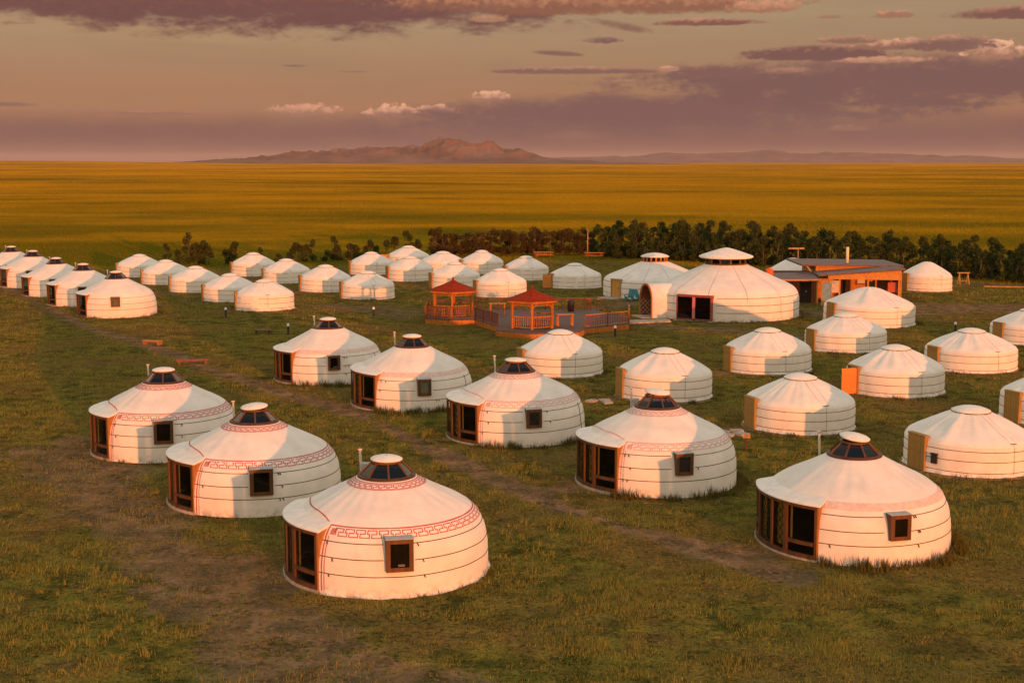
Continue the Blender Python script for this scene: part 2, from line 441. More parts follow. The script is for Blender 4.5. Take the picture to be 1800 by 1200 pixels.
class MB:
    def __init__(self):
        self.v = []
        self.f = []

    def add(self, vs, fs):
        o = len(self.v)
        self.v.extend(vs)
        self.f.extend([tuple(i + o for i in f) for f in fs])
        return self

    def hexa(self, p):
        """8 points, bottom ring then top ring, counter-clockwise seen from above"""
        return self.add(p, [(3, 2, 1, 0), (4, 5, 6, 7), (0, 1, 5, 4), (1, 2, 6, 5), (2, 3, 7, 6), (3, 0, 4, 7)])

    def box(self, c, s, rz=0.0, ry=0.0):
        x, y, z = (k / 2 for k in s)
        pts = [(-x, -y, -z), (x, -y, -z), (x, y, -z), (-x, y, -z), (-x, -y, z), (x, -y, z), (x, y, z), (-x, y, z)]
        cr, sr = math.cos(rz), math.sin(rz)
        cy, sy = math.cos(ry), math.sin(ry)
        q = []
        for (a, b, d) in pts:
            a, d = a * cy + d * sy, -a * sy + d * cy
            q.append((c[0] + a * cr - b * sr, c[1] + a * sr + b * cr, c[2] + d))
        return self.hexa(q)

    def bar(self, p, q, w, h=None):
        """square bar from p to q"""
        h = h or w
        p, q = np.array(p, float), np.array(q, float)
        d = q - p
        d /= np.linalg.norm(d)
        up = np.array((0, 0, 1.0)) if abs(d[2]) < .95 else np.array((1.0, 0, 0))
        s = np.cross(d, up)
        s /= np.linalg.norm(s)
        u = np.cross(s, d)
        s *= w / 2
        u *= h / 2
        pts = [tuple(p - s - u), tuple(p + s - u), tuple(q + s - u), tuple(q - s - u),
               tuple(p - s + u), tuple(p + s + u), tuple(q + s + u), tuple(q - s + u)]
        return self.hexa(pts)

    def tube(self, path, rad, n=8, closed=False, caps=True):
        path = [np.array(p, float) for p in path]
        N = len(path)
        rads = rad if isinstance(rad, (list, tuple)) else [rad] * N
        vs, fs = [], []
        for i in range(N):
            a = path[i - 1] if (i > 0 or closed) else path[i]
            b = path[(i + 1) % N] if (i < N - 1 or closed) else path[i]
            d = b - a
            d /= (np.linalg.norm(d) + 1e-9)
            up = np.array((0, 0, 1.0)) if abs(d[2]) < .9 else np.array((1.0, 0, 0))
            s = np.cross(d, up)
            s /= np.linalg.norm(s)
            u = np.cross(s, d)
            for k in range(n):
                t = 2 * math.pi * k / n
                vs.append(tuple(path[i] + rads[i] * (math.cos(t) * s + math.sin(t) * u)))
        M = N if closed else N - 1
        for i in range(M):
            j = (i + 1) % N
            for k in range(n):
                k2 = (k + 1) % n
                fs.append((i * n + k, i * n + k2, j * n + k2, j * n + k))
        if caps and not closed:
            fs.append(tuple(range(n))[::-1])
            fs.append(tuple((N - 1) * n + k for k in range(n)))
        return self.add(vs, fs)

    def lathe(self, prof, a0=0.0, a1=360.0, n=32, cap=False):
        """profile [(r,z)...] from bottom to top, angles in degrees"""
        full = abs(a1 - a0 - 360) < 1e-6
        na = n if full else n + 1
        vs, fs = [], []
        for (r, z) in prof:
            for k in range(na):
                t = R_(a0 + (a1 - a0) * k / n)
                vs.append((r * math.cos(t), r * math.sin(t), z))
        for i in range(len(prof) - 1):
            for k in range(n):
                k2 = (k + 1) % na if full else k + 1
                fs.append((i * na + k, i * na + k2, (i + 1) * na + k2, (i + 1) * na + k))
        return self.add(vs, fs)

    def arcbox(self, r0, r1, z0, z1, a0, a1, n=8):
        """curved box between two radii, heights and angles (degrees)"""
        vs, fs = [], []
        for k in range(n + 1):
            t = R_(a0 + (a1 - a0) * k / n)
            c, s = math.cos(t), math.sin(t)
            vs += [(r0 * c, r0 * s, z0), (r1 * c, r1 * s, z0), (r1 * c, r1 * s, z1), (r0 * c, r0 * s, z1)]
        for k in range(n):
            a, b = 4 * k, 4 * k + 4
            for i in range(4):
                j = (i + 1) % 4
                fs.append((a + i, a + j, b + j, b + i))
        fs.append((3, 2, 1, 0))
        fs.append((4 * n, 4 * n + 1, 4 * n + 2, 4 * n + 3))
        return self.add(vs, fs)

    def prism(self, poly, z0, z1):
        n = len(poly)
        vs = [(x, y, z0) for x, y in poly] + [(x, y, z1) for x, y in poly]
        fs = [tuple(range(n))[::-1], tuple(range(n, 2 * n))]
        for i in range(n):
            j = (i + 1) % n
            fs.append((i, j, n + j, n + i))
        return self.add(vs, fs)

    def mesh(self, name, material, smooth=False):
        me = bpy.data.meshes.new(name)
        me.from_pydata(self.v, [], self.f)
        me.materials.append(material)
        if smooth:
            me.polygons.foreach_set('use_smooth', [True] * len(me.polygons))
        me.update()
        return me

    def build(self, name, material, parent=None, smooth=False, loc=None, rz=0.0):
        return put(name, self.mesh(name, material, smooth), parent, loc, rz)


def put(name, me, parent=None, loc=None, rz=0.0):
    o = bpy.data.objects.new(name, me)
    col.objects.link(o)
    if parent is not None:
        o.parent = parent
    if loc is not None:
        o.location = loc
    o.rotation_euler = (0, 0, rz)
    return o


CACHE = {}


def cached(key, fn, name, material, parent, smooth=False, loc=None, rz=0.0):
    """same mesh data for alike parts"""
    if key not in CACHE:
        mb = MB()
        fn(mb)
        CACHE[key] = mb.mesh(name, material, smooth)
    return put(name, CACHE[key], parent, loc, rz)


def tag(o, label=None, cat=None, group=None, kind=None):
    if label:
        o['label'] = label
    if cat:
        o['category'] = cat
    if group:
        o['group'] = group
    if kind:
        o['kind'] = kind
    return o


def thing(name, loc, label, cat, group=None, rz=0.0):
    o = bpy.data.objects.new(name, None)
    col.objects.link(o)
    o.empty_display_size = .3
    o.location = loc
    o.rotation_euler = (0, 0, rz)
    return tag(o, label, cat, group)


# ================================================================== ground
PATH1 = [(-66.6, 166.3), (-53.8, 143.0), (-44.1, 125.4), (-33.3, 105.7), (-25.7, 95.4), (-20.1, 86.1), (-15.3, 78.9),
         (-11.9, 73.8), (-8.4, 69.2), (-5.5, 64.2), (-2.5, 58.0), (0.0, 53.0), (2.1, 49.4), (4.6, 46.2), (6.6, 43.7),
         (7.8, 42.3), (8.9, 41.2)]
PATH2 = [(-18.9, 61.3), (-18.0, 55.6), (-14.7, 49.0), (-12.0, 44.5), (-10.1, 41.4), (-7.6, 37.6), (-5.5, 34.4), (-3.9, 32.4), (-1, 28)]
PATH2B = [(-32, 57.5), (-23.8, 58.9), (-21.2, 59.5), (-18.8, 58.9)]
PATH2C = [(-12.4, 49.0), (-13.0, 46.7)]
PATH2D = [(-6.8, 40.6), (-8.2, 38.9)]
FRONT = [(9.5, 108.4), (12.4, 105.7), (17.4, 103.9), (21.1, 100.4), (26, 101)]
BARE = [(34, 119), (40.3, 120.4), (46, 118.1), (54, 115)]
MIDP = [(-16.1, 121.4), (-10.9, 118.1), (-8.5, 112.5)]
YARD = [(24, 116), (30, 114), (36, 119)]
FRONT2 = [(8.5, 121), (11, 125), (9, 128)]


def seg_dist(x, y, pl):
    d = np.full(x.shape, 1e9)
    for (a, b) in zip(pl[:-1], pl[1:]):
        ax, ay = a
        bx, by = b
        dx, dy = bx - ax, by - ay
        t = np.clip(((x - ax) * dx + (y - ay) * dy) / (dx * dx + dy * dy), 0, 1)
        d = np.minimum(d, np.hypot(x - ax - t * dx, y - ay - t * dy))
    return d


def sstep(v, lo, hi):
    t = np.clip((v - lo) / (hi - lo), 0, 1)
    return t * t * (3 - 2 * t)


def vnoise(x, y, s, seed=0):
    """smooth value noise, numpy"""
    x, y = x / s, y / s
    xi, yi = np.floor(x).astype(np.int64), np.floor(y).astype(np.int64)
    fx, fy = x - xi, y - yi
    fx, fy = fx * fx * (3 - 2 * fx), fy * fy * (3 - 2 * fy)

    def h(a, b):
        n = (a * 374761393 + b * 668265263 + seed * 982451653) & 0xffffffff
        n = ((n ^ (n >> 13)) * 1274126177) & 0xffffffff
        return ((n ^ (n >> 16)) & 0xffff) / 65535.0
    return (h(xi, yi) * (1 - fx) + h(xi + 1, yi) * fx) * (1 - fy) + (h(xi, yi + 1) * (1 - fx) + h(xi + 1, yi + 1) * fx) * fy


GERS_XY = []     # filled below, used for worn and weedy rings


def dirt_mask(x, y):
    j = (vnoise(x, y, 1.1, 3) - .5) * 1.0 + (vnoise(x, y, 3.5, 5) - .5) * 1.8
    d = np.zeros(x.shape)
    for pl, w, k in ((PATH1, .70, 1.0), (PATH2, 2.6, .70), (PATH2B, 1.7, .62), (PATH2C, 1.6, .7), (PATH2D, 1.6, .6),
                     (FRONT, 1.9, .75), (BARE, 4.6, .85), (MIDP, 3.0, .6), (YARD, 4.0, .7), (FRONT2, 2.0, .7)):
        jj = j * (.45 if pl is PATH1 else 1.0)
        d = np.maximum(d, k * (1 - sstep(seg_dist(x, y, pl) + jj, w * .45, w * 1.35)))
    # worn spots at the doors
    for (gx, gy, r) in GERS_XY:
        px, py = gx - (r + .7) * math.cos(R_(20)), gy - (r + .7) * math.sin(R_(20))
        q = np.hypot(x - px, y - py)
        d = np.maximum(d, .7 * (1 - sstep(q + j * .8, .4, 1.7)))
    return np.clip(d, 0, 1)


def camp_mask(x, y):
    """1 inside the camp (short trodden turf), 0 on the open steppe"""
    j = (vnoise(x, y, 9, 11) - .5) * 8
    back = np.interp(x, [-90, -60, -40, -14, 12, 30, 50, 90], [168, 168, 163, 176, 178, 164, 146, 120])
    a = 1 - sstep(y + j, back - 4, back + 5)
    return a


def far_relief(x, y):
    d = np.hypot(x, y)
    w = sstep(d, 230, 700)
    z = w * (1.1 * np.sin(x / 310 + y / 190 + .6) * np.sin(y / 240 - x / 900) + .8 * np.sin(y / 95 + x / 420 + 1.3) * np.sin(x / 150 + .4))
    w2 = sstep(d, 1200, 3000)
    z = z + w2 * (2.2 * np.sin(y / 700 + x / 1500) + 1.5 * np.sin(y / 330 - x / 800 + 2))
    z = z - w * 1.2
    # the plain swells slightly on the left
    z = z + 19.0 * np.exp(-((x + 2100) / 950) ** 2 - ((y - 4700) / 1300) ** 2)
    return z


def build_ground():
    def axis(lo, hi, step, outlo, outhi, ratio=1.12):
        a = list(np.arange(lo, hi + step / 2, step))
        s, v = step, a[-1]
        while v < outhi:
            s *= ratio
            v += s
            a.append(v)
        s, v, pre = step, a[0], []
        while v > outlo:
            s *= ratio
            v -= s
            pre.append(v)
        return np.array(pre[::-1] + a)
    xs = axis(-62, 62, .62, -30000, 30000)
    ys = axis(28, 175, .62, -6000, 45000, 1.07)
    X, Y = np.meshgrid(xs, ys)
    Z = far_relief(X, Y)
    nx, ny = len(xs), len(ys)
    verts = np.stack([X, Y, Z], -1).reshape(-1, 3)
    i = np.arange((nx - 1) * (ny - 1))
    a = (i // (nx - 1)) * nx + i % (nx - 1)
    quads = np.stack([a, a + 1, a + nx + 1, a + nx], -1)
    me = bpy.data.meshes.new('ground')
    me.vertices.add(len(verts))
    me.vertices.foreach_set('co', verts.ravel())
    me.loops.add(len(quads) * 4)
    me.loops.foreach_set('vertex_index', quads.ravel())
    me.polygons.add(len(quads))
    me.polygons.foreach_set('loop_start', np.arange(len(quads)) * 4)
    me.polygons.foreach_set('loop_total', np.full(len(quads), 4))
    me.polygons.foreach_set('use_smooth', np.ones(len(quads), bool))
    me.update()
    at = me.attributes.new('dirt', 'FLOAT', 'POINT')
    at.data.foreach_set('value', dirt_mask(X, Y).ravel())
    at = me.attributes.new('camp', 'FLOAT', 'POINT')
    at.data.foreach_set('value', camp_mask(X, Y).ravel())
    me.materials.append(ground_mat())
    o = bpy.data.objects.new('ground', me)
    col.objects.link(o)
    tag(o, 'grassy steppe plain with worn dirt tracks between the gers', kind='structure')
    return o


def steppe_color(g, P):
    """tall dry grass, golden with greener swards and painted sunlit bands"""
    n_far = g.noise(g.vm('MULTIPLY', P, (.0018, .0034, 0)), 1.0, 7, .65)
    n_far2 = g.noise(g.vm('MULTIPLY', P, (.011, .017, 0)), 1.0, 5, .65)
    n_str = g.noise(g.vm('MULTIPLY', P, (.004, .010, 0)), 1.0, 4, .6)
    ste = g.mix(g.ss(n_far.outputs[0], .40, .58), (.19, .17, .012), (.44, .29, .010))  # golden bands also carry painted sunlit stretches of the plain
    ste = g.mix(g.ss(n_far2.outputs[0], .42, .64, 0, .6), ste, (.46, .32, .016))
    ste = g.mix(g.ss(n_far2.outputs[0], .44, .28, 0, .7), ste, (.14, .125, .012))
    ste = g.mix(g.ss(n_str.outputs[0], .42, .30, 0, .7), ste, (.14, .11, .012))
    sy = g.n('ShaderNodeSeparateXYZ')
    g.put(sy.inputs[0], P)
    # greener, moister sward in the first few hundred metres behind the camp
    ste = g.mix(g.m('MULTIPLY', g.ss(sy.outputs[1], 520.0, 190.0, 0, .75), g.ss(n_far2.outputs[0], .62, .40)), ste, (.15, .155, .012))
    return ste


def steppe_blade_mat():
    m = bpy.data.materials.new('steppe_blades')
    m.use_nodes = True
    nt = m.node_tree
    nt.nodes.clear()
    g = G(nt)
    out = g.n('ShaderNodeOutputMaterial')
    geo = g.n('ShaderNodeNewGeometry')
    c = steppe_color(g, geo.outputs['Position'])
    v = g.m('ADD', .92, g.m('MULTIPLY', geo.outputs['Random Per Island'], .16))
    c = g.mix(1.0, c, g.xyz(v, v, v), 'MULTIPLY')
    d = g.n('ShaderNodeBsdfDiffuse')
    t = g.n('ShaderNodeBsdfTranslucent')
    nt.links.new(c, d.inputs[0])
    nt.links.new(c, t.inputs[0])
    ms = g.n('ShaderNodeMixShader')
    ms.inputs[0].default_value = .48
    nt.links.new(d.outputs[0], ms.inputs[1])
    nt.links.new(t.outputs[0], ms.inputs[2])
    nt.links.new(ms.outputs[0], out.inputs[0])
    return m


def ground_mat():
    m = bpy.data.materials.new('steppe_ground')
    m.use_nodes = True
    nt = m.node_tree
    nt.nodes.clear()
    g = G(nt)
    out = g.n('ShaderNodeOutputMaterial')
    geo = g.n('ShaderNodeNewGeometry')
    P = geo.outputs['Position']

    def attr(n):
        a = g.n('ShaderNodeAttribute')
        a.attribute_name = n
        return a.outputs['Fac']
    dirt, camp = attr('dirt'), attr('camp')
    n_fine = g.noise(P, 5.5, 5, .7)
    n_mid = g.noise(P, .9, 5, .6)
    n_big = g.noise(P, .13, 4, .6)
    n_yel = g.noise(P, 1.7, 7, .78)
    n_patch = g.noise(P, .42, 6, .7, .6)
    # camp turf: short, mixed green and straw
    turf = g.mix(g.ss(n_mid.outputs[0], .36, .64), (.095, .100, .021), (.28, .240, .048))
    turf = g.mix(g.ss(n_big.outputs[0], .42, .62, 0, .85), turf, (.26, .165, .055))
    turf = g.mix(g.ss(n_patch.outputs[0], .44, .36, 0, .55), turf, (.20, .125, .050))
    turf = g.mix(g.ss(n_yel.outputs[0], .53, .70, 0, .85), turf, (.50, .335, .065))
    turf = g.mix(g.ss(n_fine.outputs[0], .52, .34, 0, .8), turf, (.036, .036, .010))
    turf = g.mix(g.ss(n_patch.outputs[0], .52, .62, 0, .55), turf, (.060, .062, .016))
    ste = steppe_color(g, P)
    ste = g.mix(g.ss(n_mid.outputs[0], .62, .30, 0, .30), ste, (.17, .125, .014))
    grass = g.mix(camp, ste, turf)
    # bare soil with pebbly breakup
    soil = g.mix(g.ss(n_mid.outputs[0], .3, .7), (.10, .068, .034), (.29, .190, .100))
    soil = g.mix(g.ss(n_fine.outputs[0], .52, .66, 0, .8), soil, (.34, .235, .145))
    soil = g.mix(g.ss(n_fine.outputs[0], .46, .36, 0, .75), soil, (.045, .032, .016))
    peb = g.noise(P, 16.0, 3, .7)
    soil = g.mix(g.ss(peb.outputs[0], .62, .72, 0, .7), soil, (.44, .33, .22))
    soil = g.mix(g.ss(n_patch.outputs[0], .45, .60, 0, .6), soil, (.12, .095, .045))
    df = g.ss(g.m('ADD', dirt, g.m('ADD', g.m('MULTIPLY', g.m('SUBTRACT', n_yel.outputs[0], .5), 1.9), g.m('MULTIPLY', g.m('SUBTRACT', n_patch.outputs[0], .5), 1.3))), .30, .72)
    base = g.mix(df, grass, soil)
    # the blades stand up: scatter the shading normal, much on tall grass, little on soil
    wn = g.n('ShaderNodeTexWhiteNoise', noise_dimensions='3D')
    nt.links.new(g.vm('SNAP', P, (.03, .03, .03)), wn.inputs[0])
    rnd = g.vm('SUBTRACT', wn.outputs['Color'], (.5, .5, .5))
    clump = g.vm('SUBTRACT', n_fine.outputs['Color'], (.5, .5, .5))
    cl2 = g.vm('SUBTRACT', n_mid.outputs['Color'], (.5, .5, .5))
    amp = g.m('MULTIPLY', g.m('SUBTRACT', 1.0, g.m('MULTIPLY', df, .65)), g.m('ADD', g.m('MULTIPLY', g.m('SUBTRACT', 1.0, camp), .9), 2.0))
    sc1 = g.n('ShaderNodeVectorMath', operation='SCALE')
    nt.links.new(g.vm('ADD', rnd, g.vm('ADD', g.vm('MULTIPLY', clump, (3.2, 3.2, 0)), g.vm('MULTIPLY', cl2, (1.4, 1.4, 0)))), sc1.inputs[0])
    nt.links.new(amp, sc1.inputs['Scale'])
    nw = g.m('ADD', .40, g.m('MULTIPLY', camp, .35))
    nrm = g.vm('NORMALIZE', g.vm('ADD', g.vm('MULTIPLY', geo.outputs['Normal'], g.xyz(nw, nw, nw)), g.vm('MULTIPLY', sc1.outputs[0], (1, 1, .3))))
    d = g.n('ShaderNodeBsdfDiffuse')
    d.inputs['Roughness'].default_value = .6
    nt.links.new(base, d.inputs[0])
    nt.links.new(nrm, d.inputs['Normal'])
    shn = g.n('ShaderNodeBsdfSheen')
    shn.inputs['Roughness'].default_value = .45
    nt.links.new(g.mix(g.m('ADD', .55, g.m('MULTIPLY', camp, .45)), base, (0, 0, 0)), shn.inputs['Color'])
    ad = g.n('ShaderNodeAddShader')
    nt.links.new(d.outputs[0], ad.inputs[0])
    nt.links.new(shn.outputs[0], ad.inputs[1])
    nt.links.new(ad.outputs[0], out.inputs[0])
    return m


# ------------------------------------------------------------------ hills
def ridge_hill(name, label, x0, x1, y, depth, height_fn, nx, ny, mtl, rough, seed):
    xs = np.linspace(x0, x1, nx)
    ts = np.linspace(-1, 1, ny)
    X, T = np.meshgrid(xs, ts)
    Y = y + T * depth
    H = height_fn(X)
    rid = np.zeros_like(X)
    amp, s = 1.0, rough
    for k in range(5):
        v = vnoise(X + 5000, Y + 5000, s, seed + k)
        rid += amp * (1 - np.abs(2 * v - 1))
        amp *= .5
        s *= .5
    rid = rid / 1.94
    prof = np.clip(1 - np.abs(T) ** 1.4, 0, 1)
    Z = H * prof * (.26 + 1.02 * rid) - 2.0
    mb = MB()
    vs = np.stack([X, Y, Z], -1).reshape(-1, 3)
    mb.v = [tuple(v) for v in vs.tolist()]
    for j in range(ny - 1):
        for i in range(nx - 1):
            a = j * nx + i
            mb.f.append((a, a + 1, a + nx + 1, a + nx))
    o = mb.build(name, mtl, None, True)
    tag(o, label, kind='structure')
    return o


def build_hills():
    rock = mat('hill_rock', (.18, .105, .080), .95, .3, .004, .0, .1)
    rockf = mat('hill_far', (.22, .135, .12), .95, .2, .004, .0, .1)

    def h1(X):
        # metres, at 8 km
        xp = np.array([-2100, -1950, -1538, -1299, -1025, -752, -547, -471, -386, -239, -103, 68, 171, 342, 615, 1050])
        hp = np.array([0, 14, 41, 68, 85, 96, 102, 130, 152, 125, 120, 89, 48, 24, 12, 0])
        return np.interp(X, xp, hp) * .96
    ridge_hill('hill', 'pinkish rocky hill rising from the plain on the horizon', -2100, 1050, 8200, 700, h1, 520, 120, rock, 150, 33)

    def h2(X):
        b = np.interp(X, [-500, 200, 900, 1800, 2600, 3300, 4300, 5200, 6000], [0, 28, 50, 62, 78, 92, 56, 48, 40])
        return b * 1.5
    ridge_hill('far_hills', 'low purple hill range along the far horizon', -600, 7200, 14500, 900, h2, 320, 30, rockf, 620, 51)


# ================================================================== ger builders
DOOR0, DOOR1 = 165.0, 237.0


def catmull(ctrl, per=6):
    p = [np.array(c, float) for c in ctrl]
    p = [2 * p[0] - p[1]] + p + [2 * p[-1] - p[-2]]
    out = []
    for i in range(1, len(p) - 2):
        for k in range(per):
            t = k / per
            a, b, c, d = p[i - 1], p[i], p[i + 1], p[i + 2]
            out.append(.5 * ((2 * b) + (-a + c) * t + (2 * a - 5 * b + 4 * c - d) * t * t + (-a + 3 * b - 3 * c + d) * t ** 3))
    out.append(p[-2])
    return np.array(out)


class Skin:
    """surface of revolution with folds: point(angle, arc length)"""
    def __init__(self, ctrl, ropes, seed, fold=.02, wallfold=.006, shoulder=None):
        self.p = catmull(ctrl, 8)
        d = np.hypot(*(self.p[1:] - self.p[:-1]).T)
        self.s = np.concatenate([[0], np.cumsum(d)])
        self.L = self.s[-1]
        self.ropes = ropes
        r = random.Random(seed)
        self.fold, self.wf = fold, wallfold
        self.k = [(r.choice((5, 7, 9, 11, 13, 17, 23, 29)), r.uniform(0, 6.28), r.uniform(.3, 1)) for _ in range(5)]
        self.kw = [(r.choice((13, 19, 27, 37, 53)), r.uniform(0, 6.28), r.uniform(.4, 1)) for _ in range(4)]
        self.sh = shoulder

    def s_of_z(self, z):
        i = int(np.argmax(self.p[:, 1] >= z))
        if i == 0:
            return 0.0
        z0, z1 = self.p[i - 1, 1], self.p[i, 1]
        return self.s[i - 1] + (z - z0) / (z1 - z0) * (self.s[i] - self.s[i - 1])

    def pt(self, a, s, off=0.0):
        s = min(max(s, 0.0), self.L)
        r = float(np.interp(s, self.s, self.p[:, 0]))
        z = float(np.interp(s, self.s, self.p[:, 1]))
        e = .02
        dr = float(np.interp(s + e, self.s, self.p[:, 0]) - np.interp(s - e, self.s, self.p[:, 0]))
        dz = float(np.interp(s + e, self.s, self.p[:, 1]) - np.interp(s - e, self.s, self.p[:, 1]))
        l = math.hypot(dr, dz) + 1e-9
        nr, nz = dz / l, -dr / l
        t = R_(a)
        w = off
        if self.sh is not None and s > self.sh:
            u = (s - self.sh) / (self.L - self.sh)
            env = math.sin(math.pi * min(1, max(0, u)) ** .7)
            w += self.fold * env * sum(c * math.cos(k * t + ph + 1.2 * u) for k, ph, c in self.k) * .4
        else:
            w += self.wf * sum(c * math.cos(k * t + ph + 2 * z) for k, ph, c in self.kw) * .4 * min(1, z * 3 + .3)
            for zr in self.ropes:
                w -= .014 * math.exp(-((z - zr) / .06) ** 2)
        r += nr * w
        z += nz * w
        return (r * math.cos(t), r * math.sin(t), z)

    def sheet(self, mb, s0, s1, ns, a0, a1, na, off=0.0, hem=0.0, rnd=None):
        full = abs(a1 - a0 - 360) < 1e-6
        m = na if full else na + 1
        vs, fs = [], []
        for i in range(ns + 1):
            s = s0 + (s1 - s0) * i / ns
            for k in range(m):
                a = a0 + (a1 - a0) * k / na
                p = self.pt(a, s, off)
                if hem and i == 0:
                    q = 1 + hem * (.5 + .5 * math.sin(a * .31 + 1.7 * math.sin(a * .11)) + (rnd.random() * .5 if rnd else 0))
                    p = (p[0] * q, p[1] * q, p[2])
                vs.append(p)
        for i in range(ns):
            for k in range(na):
                k2 = (k + 1) % m if full else k + 1
                fs.append((i * m + k, i * m + k2, (i + 1) * m + k2, (i + 1) * m + k))
        mb.add(vs, fs)

    def band(self, mb, a0, a1, s, w, off, step=3.0):
        n = max(1, int(abs(a1 - a0) / step))
        self.sheet(mb, s - w / 2, s + w / 2, 1, a0, a1, n, off)

    def rise(self, mb, a, s0, s1, w, off, n=10):
        r = float(np.interp((s0 + s1) / 2, self.s, self.p[:, 0]))
        da = math.degrees(w / 2 / r)
        self.sheet(mb, s0, s1, n, a - da, a + da, 1, off)

    def cord(self, mb, a0, a1, z, rad=.013, step=3.0, sag=0.0):
        n = max(2, int(abs(a1 - a0) / step))
        s = self.s_of_z(z)
        path = []
        for k in range(n + 1):
            u = k / n
            path.append(self.pt(a0 + (a1 - a0) * u, s - sag * math.sin(math.pi * u), rad * .6))
        mb.tube(path, rad, 5)


MEANDER = [(0, .5), (0, 1), (.8, 1), (.8, .5), (.38, .5), (.38, 0), (1.2, 0), (1.2, .5), (1.0, .5)]


def meander(skin, mb, a0, a1, s0, s1, cell_deg, w, off):
    n = int((a1 - a0) / cell_deg)
    cell = (a1 - a0) / n
    for i in range(n):
        b = a0 + i * cell
        for (p, q) in zip(MEANDER[:-1], MEANDER[1:]):
            pa, qa = b + p[0] * cell * .98, b + q[0] * cell * .98
            ps, qs = s0 + p[1] * (s1 - s0), s0 + q[1] * (s1 - s0)
            if abs(p[1] - q[1]) < 1e-6:
                skin.band(mb, min(pa, qa), max(pa, qa), ps, w, off, 3.0)
            else:
                skin.rise(mb, pa, min(ps, qs) - w / 2, max(ps, qs) + w / 2, w, off, 1)


LPROF = [(3.22, 0.0), (3.23, .35), (3.22, .8), (3.17, 1.2), (3.06, 1.55), (2.90, 1.84), (2.66, 2.06), (2.26, 2.29), (1.7, 2.56), (1.25, 2.80), (.90, 3.00)]
CROWN = .18      # lift of the crown pieces above their drawn height


